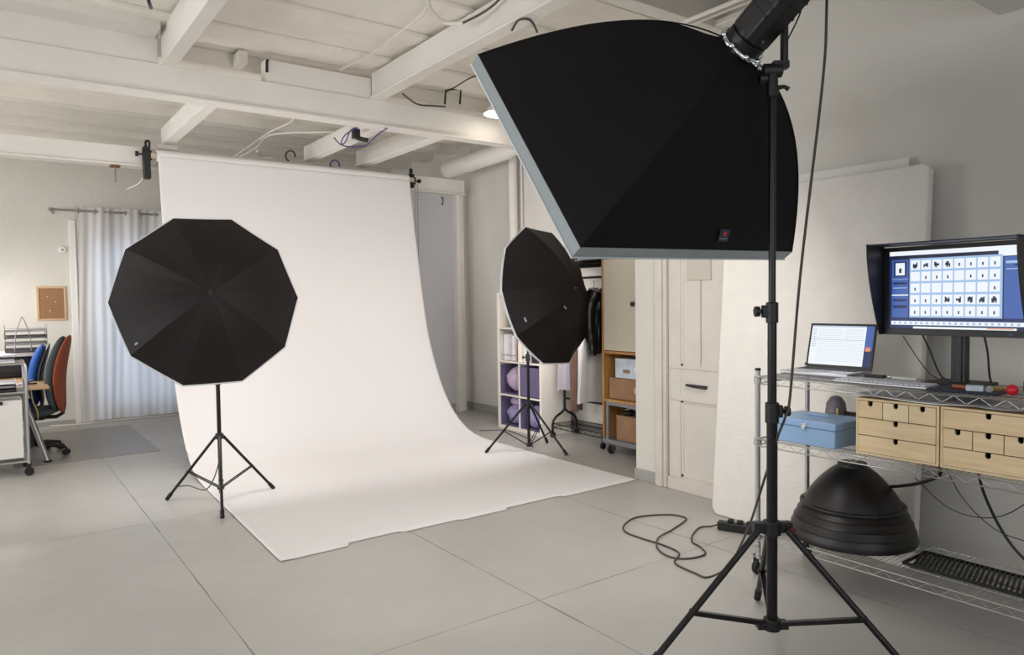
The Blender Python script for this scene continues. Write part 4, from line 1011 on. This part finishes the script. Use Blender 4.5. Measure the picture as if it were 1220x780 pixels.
# ------------------------------------------------------------------ pipes, lamp, cables on the ceiling
pp_ = thing('drain_pipe', 'white vertical pipe running up the recess wall', 'pipe', (4.90, 6.72, 0))
obj('pipe', MB().cyl((4.895, 6.63, 0), (4.895, 6.63, HC-.02), .052, 20), 'beam', pp_)
obj('thin_pipe', MB().cyl((4.945, 6.535, 0), (4.945, 6.535, HC-.02), .012, 12), 'wallwarm', pp_)
for z in (.9, 2.25): obj('pipe_bracket', MB().cyl((4.895, 6.63, z), (4.895, 6.63, z+.03), .057, 20), 'wallwarm', pp_)
du = thing('air_duct', 'white round duct under the ceiling at the right', 'duct', (4.62, 6.9, 2.9))
obj('tube', MB().tube(spline([(4.62, 7.60, 2.995), (4.62, 7.2, 3.0), (4.62, 6.6, 3.01), (4.64, 6.3, 3.04), (4.68, 6.1, 3.16), (4.70, 6.05, 3.40)], 5), .10, 22), 'beam', du)
obj('pipe_bracket', MB().tube([(4.62+.102*cos(a), 7.1, 3.0+.102*sin(a)) for a in [2*PI*k/20 for k in range(20)]], .006, 6, closed=True), 'beam', du)
obj('hanger_rod', MB().cyl((4.62, 7.1, 3.10), (4.62, 7.1, 3.42), .006, 6), 'beam', du)
lm = thing('ceiling_lamp', 'white glowing round ceiling lamp beside the top of the softbox', 'lamp', (3.95, 5.45, 3.05))
lx, ly, lz = 3.93, 5.50, 3.13
obj('shade', MB().lathe([(.03, .16), (.05, .14), (.10, .06), (.16, .0), (.165, -.008), (.155, -.004), (.09, .06), (.04, .13)], (lx, ly, lz), (0, 0, 1), 32), 'white', lm)
obj('diffuser', MB().lathe([(0, -.035), (.08, -.03), (.14, -.012), (.154, .0)], (lx, ly, lz), (0, 0, 1), 32), 'lampglow', lm)
obj('hanging_rod', MB().cyl((lx, ly, lz+.14), (lx, ly, HC), .012, 10), 'white', lm)
tag(obj('ceiling_conduit', MB().cyl((3.55, -1.5, 3.10), (3.55, 3.04, 3.10), .014, 10), 'beam'), 'left one of two thin white conduits above the softbox', 'conduit', 'white conduits above the softbox')
tag(obj('ceiling_conduit', MB().cyl((3.63, -1.5, 3.11), (3.63, 3.04, 3.11), .014, 10), 'beam'), 'right one of two thin white conduits above the softbox', 'conduit', 'white conduits above the softbox')
def cable(pts, r, m_, lab, cat='cable', name='ceiling_cable'): return tag(obj(name, MB().tube(spline(pts, 6), r, 7), m_), lab, cat)
import_r = 0
cable([at(405, 83, 'z', 3.36), at(440, 66, 'z', 3.36), at(472, 42, 'z', 3.35), at(500, 20, 'z', 3.34), at(512, 4, 'z', 3.35)], .007, 'whitecable', 'thin white cable crossing the ceiling boards above the middle')
cable([at(508, -8, 'z', 3.33), at(514, 12, 'z', 3.30), at(530, 27, 'z', 3.27), at(552, 27, 'z', 3.24)], .013, 'whitecable', 'thick white hose sagging from the ceiling', 'hose')
cable([at(552, 27, 'z', 3.24), at(572, 17, 'z', 3.27), at(588, 6, 'z', 3.30), at(600, -6, 'z', 3.33)], .008, 'cable', 'brown cable continuing from the thick white hose')
cable([at(610, 36, 'z', 3.12), at(618, 24, 'z', 3.13), at(632, 24, 'z', 3.13), at(640, 38, 'z', 3.12)], .008, 'cable', 'dark arched cable just above the left end of the softbox')
cable([at(611, -5, 'z', 3.33), at(610, 8, 'z', 3.28), at(617, 24, 'z', 3.16)], .003, 'cable', 'thin dark wire dropping to the arched cable')
cable([at(277, 188, 'z', 3.0), at(300, 172, 'z', 3.05), at(322, 157, 'z', 3.08), at(345, 146, 'z', 3.1), at(352, 138, 'z', 3.1)], .008, 'whitecable', 'white cable pair under the ceiling above the left of the paper, upper one')
cable([at(284, 188, 'z', 3.0), at(305, 176, 'z', 3.04), at(325, 160, 'z', 3.07), at(400, 157, 'z', 3.1)], .008, 'whitecable', 'white cable turning right above the left of the paper, lower one')
cable([at(306, 180, 'z', 2.97), at(312, 187, 'z', 2.95), at(325, 188, 'z', 2.95)], .012, 'whitecable', 'white pipe elbow just above the paper roll', 'pipe', 'pipe_elbow')
pt = thing('cable_bundle', 'purple tangled cable with a black clamp hanging under the main beam', 'cable bundle', tuple(at(425, 165, 'z', 2.885)))
zc = 2.885
obj('cable', MB().tube(spline([at(398, 164, 'z', zc), at(406, 172, 'z', zc), at(412, 168, 'z', zc+.03), at(418, 155, 'z', zc+.06), at(430, 150, 'z', zc+.05), at(412, 160, 'z', zc+.02), at(407, 172, 'z', zc-.02), at(420, 175, 'z', zc), at(436, 173, 'z', zc), at(448, 162, 'z', zc+.02), at(456, 156, 'z', zc+.04), at(461, 153, 'z', zc+.03)], 6), .006, 7), 'purplecable', pt)
q = at(424, 160, 'z', zc); obj('clamp', MB().box(q.x-.03, q.x+.03, q.y-.03, q.y+.03, q.z-.04, q.z+.045).cyl(q+V((.0, 0, -.03)), q+V((.10, -.04, -.05)), .02, 10), 'blackplastic', pt, bevel=.005)
for i, (px, lab) in enumerate(((346, 'dark ring hook left of the middle on top of the paper roll'), (399, 'purple ring hook in the middle on top of the paper roll'))):
    q = at(px, [188, 199][i], 'y', 7.45)
    tag(obj('ring_hook', MB().tube([q+RT*.05*cos(a)+UP*.055*sin(a)+UP*.02 for a in [2*PI*k/14*.8-.3 for k in range(14)]], .009, 7), ['darkgrey', 'purplecable'][i]), lab, 'hook', 'ring hooks on the paper roll')
q = at(137, 203, 'y', 7.68)
hk = thing('ceiling_bolt', 'rusty bolt plate hanging below the far beam, left of the clamp', 'bolt', (1.02, 7.66, 2.6))
obj('plate', MB().box(.98, 1.06, 7.60, 7.70, 2.685, 2.70), 'rustmetal', hk); obj('rod', MB().cyl((1.02, 7.65, 2.69), (1.02, 7.65, 2.54), .008, 8), 'steel', hk)
cable([at(172, 208, 'y', 7.6), at(166, 218, 'y', 7.7), at(152, 225, 'y', 7.9)], .006, 'whitecable', 'thin pale cable trailing from the left clamp')
# perforated strap brackets on the main beam
for i, (xa, ya, pts_, lab) in enumerate(((0, 0, [(530, 124), (531, 108), (540, 106), (549, 107), (548, 124)], 'black perforated strap looped above the main beam near the softbox'), (0, 0, [(318, 86), (318, 74), (319, 71)], 'dark perforated strap at the left stub of the upper beam'))):
    P_ = [at(a, b, 'y', 5.90 if i == 0 else 5.80) for a, b in pts_]
    tag(obj('metal_strap', MB().tube(P_, .011, 4), 'mesh'), lab, 'strap')
cable([at(480, 112, 'z', 3.17), at(497, 124, 'z', 3.17), at(515, 126, 'z', 3.17), at(531, 127, 'z', 3.17)], .008, 'cable', 'dark cable lying on the main beam near the strap')
cable([at(531, 110, 'z', 3.2), at(545, 102, 'z', 3.3), at(560, 93, 'z', 3.34), at(575, 88, 'z', 3.36)], .006, 'cable', 'dark cable rising from the strap to the boards')
cable([at(176, 2, 'z', 3.3)+UP*.1, at(177, 0, 'z', 3.3), at(180, 9, 'z', 3.3)], .012, 'navy', 'small blue-grey hanging plug at the top left', 'plug', 'ceiling_plug')

tag(obj('wall_hook', MB().tube(spline([(4.58, 7.70, 2.665), (4.58, 7.66, 2.66), (4.58, 7.655, 2.60), (4.58, 7.665, 2.575), (4.58, 7.68, 2.585)], 4), .006), 'darkgrey'), 'small dark hook on the grey panel right of the paper', 'hook')
# ------------------------------------------------------------------ curtain corner
rd = thing('curtain_rod', 'grey curtain rod on the far wall', 'curtain rod', (1.3, YB-.1, 2.5))
obj('rod', MB().cyl((.64, YB-.12, 2.50), (2.60, YB-.12, 2.50), .012, 12), 'steel', rd)
obj('finial', MB().ball((.635, YB-.12, 2.50), .022, 12, 8), 'steel', rd)
obj('rod_bracket', MB().box(.655, .675, YB-.12, YB, 2.492, 2.508).box(.65, .68, YB-.008, YB, 2.46, 2.53), 'steel', rd)
cu = thing('curtain', 'sheer white eyelet curtain glowing with bluish daylight', 'curtain', (1.7, YB-.12, .03))
def cf(u, v):
    x = .88+1.62*u; z = 2.55-v*2.52
    y = YB-.12+.021*sin(u*2*PI*5-.6)*(1-.35*v)+.008*sin(u*2*PI*17+v*4)
    return (x+.01*sin(v*6+u*20), y, z)
obj('cloth', MB().grid(cf, 220, 24), 'curtain', cu)
for k in range(13):
    u = (k*PI-(-.6)*1)/(2*PI*5); 
    if 0 < u < 1: obj('eyelet', MB().tube([(.88+1.62*u, YB-.12+.028*cos(a), 2.50+.028*sin(a)) for a in [2*PI*i/12 for i in range(12)]], .005, 6, closed=True), 'steel', cu)
cbd = thing('cork_board', 'small cork pinboard in a pale wood frame on the far wall', 'pinboard', (.62, YB, 1.22))
obj('cork_panel', MB().box(.495, .745, YB-.012, YB-.002, 1.245, 1.60), 'cork', cbd)
obj('frame', MB().box(.475, .765, YB-.02, YB-.001, 1.225, 1.247).box(.475, .765, YB-.02, YB-.001, 1.598, 1.62).box(.475, .497, YB-.02, YB-.001, 1.247, 1.598).box(.743, .765, YB-.02, YB-.001, 1.247, 1.598), 'corkframe', cbd, bevel=.002)
for (x, z) in ((.58, 1.50), (.66, 1.44), (.60, 1.34)): obj('pin', MB().ball((x, YB-.015, z), .007, 8, 6), 'papersheet', cbd)
th = thing('door_buzzer', 'small white oval doorbell unit on the wall above the pinboard', 'intercom', (.745, YB, 2.0))
obj('case', MB().lathe([(.040, 0), (.042, .01), (.036, .022), (0, .025)], (.745, YB-.001, 2.05), (0, -1, 0), 24), 'white', th)
obj('button', MB().lathe([(.014, .02), (.013, .028), (0, .029)], (.745, YB-.001, 2.045), (0, -1, 0), 16), 'steel', th)
# floor mat
tag(obj('floor_mat', MB().box(.15, 1.30, 7.48, 9.35, .0005, .004), 'greymat', bevel=.001), 'grey see-through floor mat under the office chairs', 'mat')

# desk, trolley and chairs at the far left
dk = thing('desk', 'pale wood desk on a grey slanted trestle leg behind the trolley', 'desk', (-.2, 8.4, 0))
obj('top', MB().prism([(-1.1, 7.52, .665), (.43, 7.50, .665), (.43, 9.30, .665), (-1.1, 9.30, .665)], (0, 0, .022)), 'pine', dk, bevel=.003)
for (a, b) in (((.22, 7.78), (.40, 7.60)), ((.22, 9.1), (.38, 9.22)), ((-.9, 7.78), (-1.05, 7.66)), ((-.9, 9.1), (-1.05, 9.2))):
    lg = obj('leg', MB().tube([(a[0], a[1], .66), (b[0], b[1], .01)], .024, 12), 'steel', dk)
    obj('foot', MB().cyl((b[0], b[1], .0), (b[0], b[1], .02), .03, 12), 'rubber', lg)
obj('cross_bar', MB().box(-.9, .22, 7.77, 7.79, .60, .64).box(.21, .23, 7.79, 9.1, .62, .65), 'steel', dk)
tr = thing('trolley', 'chrome wheeled trolley with a white drawer cabinet at the left edge', 'trolley', (0, 7.3, 0))
tx0, tx1, ty0, ty1 = -.40, .245, 7.10, 7.50
for (x, y) in ((tx0, ty0), (tx1, ty0), (tx0, ty1), (tx1, ty1)):
    obj('post', MB().tube(spline([(x, y, .10), (x, y, .5), (x, y, .88), (x-.02*(1 if x > 0 else -1), y, .925)], 4), .014, 12), 'chrome', tr)
    cs = obj('castor', MB().cyl((x, y-.012, .035), (x, y+.012, .035), .034, 16).box(x-.014, x+.014, y-.022, y+.022, .05, .10), 'rubber', tr)
for z in (.12, .69, .925):
    wf = MB()
    wf.tube([(tx0, ty0, z), (tx1, ty0, z), (tx1, ty1, z), (tx0, ty1, z)], .009, 8, closed=True)
    for i in range(1, 14): wf.cyl((tx0, ty0+(ty1-ty0)*i/14, z), (tx1, ty0+(ty1-ty0)*i/14, z), .003, 5)
    obj('wire_shelf', wf, 'chrome', tr)
cab = obj('drawer_cabinet', MB().box(tx0+.03, tx1-.03, ty0+.01, ty1-.02, .15, .63), 'white', tr, bevel=.006)
obj('drawer_front', MB().box(tx0+.03, tx1-.032, ty0-.004, ty0+.01, .155, .60), 'white', cab, bevel=.004)
obj('grip', MB().box(tx0+.10, tx1-.16, ty0-.006, ty0+.0, .60, .628), 'blackplastic', cab)
R3 = random.Random(9)
plabs = ['bottom sheaf of grey papers on the trolley top shelf', 'second sheaf of papers on the trolley top shelf', 'third sheaf of papers on the trolley top shelf', 'topmost sheaf of papers on the trolley']
for i in range(4):
    z = .935+i*.016; d = R3.uniform(-.02, .02)
    tag(obj('paper_stack', MB().obox((-.08+d, 7.3, z+.007), (V((1, d*3, 0)), V((-d*3, 1, 0)), UP), (.26, .15, .007)), ['papersheet', 'magazine', 'darkgrey', 'magazine'][i], bevel=.001), plabs[i], 'papers', 'papers on the trolley')
for i in range(3):
    z = .702+i*.03
    tag(obj('letter_tray', MB().box(-.34, .18, 7.14, 7.44, z, z+.004).box(-.34, -.335, 7.14, 7.44, z, z+.024).box(.175, .18, 7.14, 7.44, z, z+.024).box(-.33, .17, 7.16, 7.42, z+.004, z+.014), ['darkgrey', 'steel', 'papersheet'][i]), ['lowest paper tray on the trolley middle shelf', 'middle paper tray on the trolley middle shelf', 'uppermost paper tray on the trolley middle shelf'][i], 'tray', 'trays on the trolley')
# things on the desk
items = [(-.05, 7.72, .16, .11, 'papersheet', .012, .3, 'white open booklet at the front edge of the desk'), (.12, 7.85, .12, .09, 'magazine', .008, -.4, 'grey printed sheet on the desk behind the booklet'), (.26, 7.9, .07, .10, 'papersheet', .006, .5, 'small white sheet near the desk corner'),
         (-.1, 8.1, .14, .1, 'papersheet', .01, -.1, 'white papers in the middle of the desk')]
for (x, y, a, b, mm, h, rz, lab) in items:
    tag(obj('paper_sheet', MB().obox((x, y, .688+h/2), (V((cos(rz), sin(rz), 0)), V((-sin(rz), cos(rz), 0)), UP), (a, b, h/2)), mm), lab, 'papers', 'papers on the desk')
tag(obj('stapler', MB().obox((.30, 7.72, .702), (V((1, .5, 0)), V((-.5, 1, 0)), UP), (.05, .015, .008)).obox((.29, 7.715, .722), (V((1, .5, .25)), V((-.5, 1, 0)), V((-.25, 0, 1))), (.045, .013, .008)), 'darkgrey', bevel=.003), 'small dark stapler near the corner of the wood desk', 'stapler')
pr_ = thing('printer', 'dark wide printer at the back of the desk under a white board', 'printer', (.08, 8.75, .69))
obj('body', MB().box(-.35, .42, 8.66, 9.05, .688, .895), 'blackplastic', pr_, bevel=.012)
obj('paper_slot', MB().box(-.25, .32, 8.652, 8.66, .75, .80), 'darkgrey', pr_)
tag(obj('white_board_shelf', MB().box(-.9, .44, 8.62, 9.10, .896, .93), 'white', bevel=.003), 'white flat board lying on the dark printer', 'shelf board')
tlab = ['lowest grey mesh letter tray on the white board', 'second letter tray from the bottom on the white board', 'third letter tray from the bottom on the white board', 'top letter tray of the stack on the white board']
for i in range(4):
    z = .934+i*.068; x0_, x1_, y0_, y1_ = .14, .50, 8.74, 9.04
    m = MB().box(x0_, x1_, y0_, y1_, z, z+.004).box(x0_, x0_+.004, y0_, y1_, z, z+.03).box(x1_-.004, x1_, y0_, y1_, z, z+.03).box(x0_, x1_, y1_-.004, y1_, z, z+.03)
    for (x, y) in ((x0_+.004, y0_+.004), (x1_-.004, y0_+.004), (x0_+.004, y1_-.004), (x1_-.004, y1_-.004)): m.cyl((x, y, z), (x, y, z+.068), .004, 6)
    m.box(x0_+.01, x1_-.01, y0_-.01, y1_-.01, z+.004, z+.018+.006*(i % 2))
    tag(obj('letter_tray', m, ['mesh2', 'steel', 'mesh2', 'steel'][i]), tlab[i], 'tray', 'letter trays on the white board')
bs_ = MB()
for q in (-.07, .07): bs_.tube(spline([(.29+q, 8.72, .95), (.29+q*.8, 8.72, 1.12), (.29+q*.2, 8.72, 1.26), (.29, 8.72, 1.29)], 5), .005, 6)
tag(obj('wire_stand', bs_, 'steel'), 'arched wire stand in front of the letter trays', 'stand')
dl = thing('desk_lamp', 'lit desk lamp shade just at the left edge of the photo', 'lamp', (-.15, 8.9, .93))
obj('shade', MB().lathe([(.03, .09), (.06, .06), (.085, 0), (.08, 0), (.055, .055), (.02, .085)], (.03, 8.92, 1.46), (-.2, 0, 1), 24), 'darkgrey', dl)
obj('bulb', MB().ball((.028, 8.92, 1.49), .028, 14, 10), 'lampglow', dl)
obj('arm', MB().tube([(.02, 8.92, 1.54), (-.30, 8.92, 1.62), (-.35, 8.92, 1.2), (-.30, 8.92, .95)], .009, 8), 'steel', dl)
obj('base', MB().cyl((-.30, 8.92, .932), (-.30, 8.92, .95), .08, 24), 'darkgrey', dl)

def office_chair(label, pos, rz, hback, seatz, fm, bm_, sw=.5, zt=1.1):
    """faces +x in its own frame before rotation rz"""
    t = thing('office_chair', label, 'office chair', (0, 0, 0), 0, 'office chairs at the desk')
    # star base
    for k in range(5):
        a = 2*PI*k/5+.3; d = V((cos(a), sin(a), 0))
        lg = obj('leg', MB().tube([V((0, 0, .11))+d*.03, V((0, 0, .10))+d*.15, V((0, 0, .075))+d*.29], [.026, .022, .015], 10), 'blackplastic', t)
        n = V((-d.y, d.x, 0)); c = d*.30
        obj('castor', MB().cyl(c+UP*.028-n*.022, c+UP*.028-n*.006, .028, 16).cyl(c+UP*.028+n*.006, c+UP*.028+n*.022, .028, 16).cyl(c+UP*.03, c+UP*.075, .009, 8), 'rubber', lg)
    obj('gas_column', MB().cyl((0, 0, .09), (0, 0, seatz-.06), .026, 16), 'blackplastic', t)
    obj('mechanism', MB().box(-.12, .10, -.09, .09, seatz-.075, seatz-.04), 'blackplastic', t, bevel=.01)
    def seat(u, v):
        a = 2*PI*u; b = PI*v; sx = abs(cos(a))**.6*math.copysign(1, cos(a)); sy = abs(sin(a))**.6*math.copysign(1, sin(a)); sb_ = sin(b)**.5
        return (sx*.235*sb_+.02, sy*.24*sb_, seatz-.005+.045*cos(b)+.012*(sx*sb_)**2)
    obj('seat', MB().grid(seat, 36, 14), fm, t)
    # back: tall rounded shell, front cushion and back shell
    zb0 = seatz-.03; 
    def curve(z):      # x of the back plane
        s = (z-zb0)/(zt-zb0); return -.235-.075*s+.045*sin(s*PI)
    def backf(off, th, wsc, flip):
        def fn(u, v):
            a = 2*PI*u; b = PI*v
            sy = sin(a); sz = cos(a)
            k = sin(b)**.55
            yy = .235*wsc*(abs(sy)**.75)*math.copysign(1, sy)*k; zz = (zb0+zt)/2+(zt-zb0)/2*(abs(sz)**.8)*math.copysign(1, sz)*k*(.99 if wsc == 1 else .97)
            yy *= 1-.18*((zz-(zb0+zt)/2)/((zt-zb0)/2))**2
            return (curve(zz)+off+th*cos(b)+.25*yy*yy*1.2, yy, zz)
        return fn
    obj('back_cushion', MB().grid(backf(.03, .05, .97, 0), 40, 16), fm, t)
    obj('back_shell', MB().grid(backf(-.022, .030, 1, 0), 40, 16), bm_, t)
    obj('back_bar', MB().tube([(-.05, 0, seatz-.06), (-.20, 0, seatz-.06), (-.25, 0, seatz-.03), (-.26, 0, seatz+.06)], .018, 10), 'blackplastic', t)
    t.location = pos; t.rotation_euler = (0, 0, rz)
    return t
office_chair('rust backed office chair with a slate grey seat, the nearer one at the desk', (.31, 8.02, .004), math.radians(166), .7, .41, 'chairgrey', 'rust', zt=1.12)
office_chair('blue office chair with a slim back, behind the rust backed one', (.16, 8.36, .004), math.radians(178), .6, .45, 'chairblue', 'darkgrey', zt=1.03)
tag(obj('desk_cable', MB().tube(spline([(.30, 7.66, .65), (.31, 7.66, .55), (.34, 7.68, .46), (.345, 7.7, .38)], 6), .005), 'yellow'), 'yellowish cable dangling under the corner of the desk', 'cable')
tag(obj('floor_cable', MB().tube(spline([(.55, 9.80, .012), (.9, 9.70, .012), (1.4, 9.74, .012), (1.9, 9.70, .012)], 6), .008), 'whitecable'), 'white cable on the floor below the curtain', 'cable')
tag(obj('floor_cable', MB().tube(spline([(4.2, 6.35, .006), (4.42, 6.2, .006), (4.40, 5.95, .006), (4.3, 5.6, .006), (4.1, 5.3, .006)], 6), .004), 'cable'), 'thin cable on the floor before the cube shelf', 'cable')

# ------------------------------------------------------------------ light
def area(name, loc, direction, sx, sy, power, rgb=(1, 1, 1), spread=PI):
    l = bpy.data.lights.new(name, 'AREA'); l.shape = 'RECTANGLE'; l.size = sx; l.size_y = sy; l.energy = power; l.color = rgb; l.spread = spread
    o = bpy.data.objects.new(name, l); COL.objects.link(o); o.location = loc
    o.rotation_euler = V(direction).to_track_quat('-Z', 'Y').to_euler(); return o
FILL = (1, .98, .97); WARM = (1, .94, .87)
area('added_window_fill_2', (XL-.05, -.1, 1.8), (1, 0, .30), 3.0, 1.8, 20, FILL)  # added fill lamp set in an unseen window, as are the next three
area('added_window_fill_3', (XL-.05, 3.9, 1.8), (1, 0, .30), 3.0, 1.8, 88, FILL)
area('added_window_fill_5', (XL-.05, 7.7, 1.8), (1, 0, .25), 3.0, 1.8, 95, FILL)  # extra fill, put in to brighten the far end behind the beams
area('added_window_fill_4', (0, YF-.03, 1.8), (0, 1, .30), 5.2, 1.8, 32, FILL)
def bulb(name, loc, power, rgb, r=.12):
    l = bpy.data.lights.new(name, 'POINT'); l.energy = power; l.color = rgb; l.shadow_soft_size = r
    o = bpy.data.objects.new(name, l); COL.objects.link(o); o.location = loc; return o
bulb('ceiling_lamp_light', (lx, ly, lz-.22), 1, WARM, .14)
bulb('desk_lamp_light', (.03, 8.92, 1.42), 26, (1, .97, .94), .04)
sl_ = area('softbox_glow', tuple(cen-nn*.03), tuple(-nn), w1_*.9, w2_*.9, 32, (1, .97, .955))
sl_.rotation_euler = Matrix(((e1.x, e2.x, nn.x), (e1.y, e2.y, nn.y), (e1.z, e2.z, nn.z))).to_euler()
# glow of the two lit umbrella linings
for (tipp, a, R_), pw in ((u1, 18), (u2, 18)):
    l = bpy.data.lights.new('umbrella_glow', 'AREA'); l.shape = 'DISK'; l.size = R_*1.5; l.energy = pw; l.color = (1, .97, .965)
    o = bpy.data.objects.new('umbrella_glow', l); COL.objects.link(o); a = a.normalized(); o.location = tipp-a*.22
    o.rotation_euler = (-a).to_track_quat('-Z', 'Y').to_euler()
w = bpy.data.worlds.new('daylight_sky'); S.world = w; w.use_nodes = True
w.node_tree.nodes['Background'].inputs[0].default_value = (.62, .76, 1, 1); w.node_tree.nodes['Background'].inputs[1].default_value = 1.5
S.view_settings.view_transform = 'Standard'; S.view_settings.look = 'None'; S.view_settings.gamma = 1; S.view_settings.use_curve_mapping = False
S.view_settings.exposure = .06
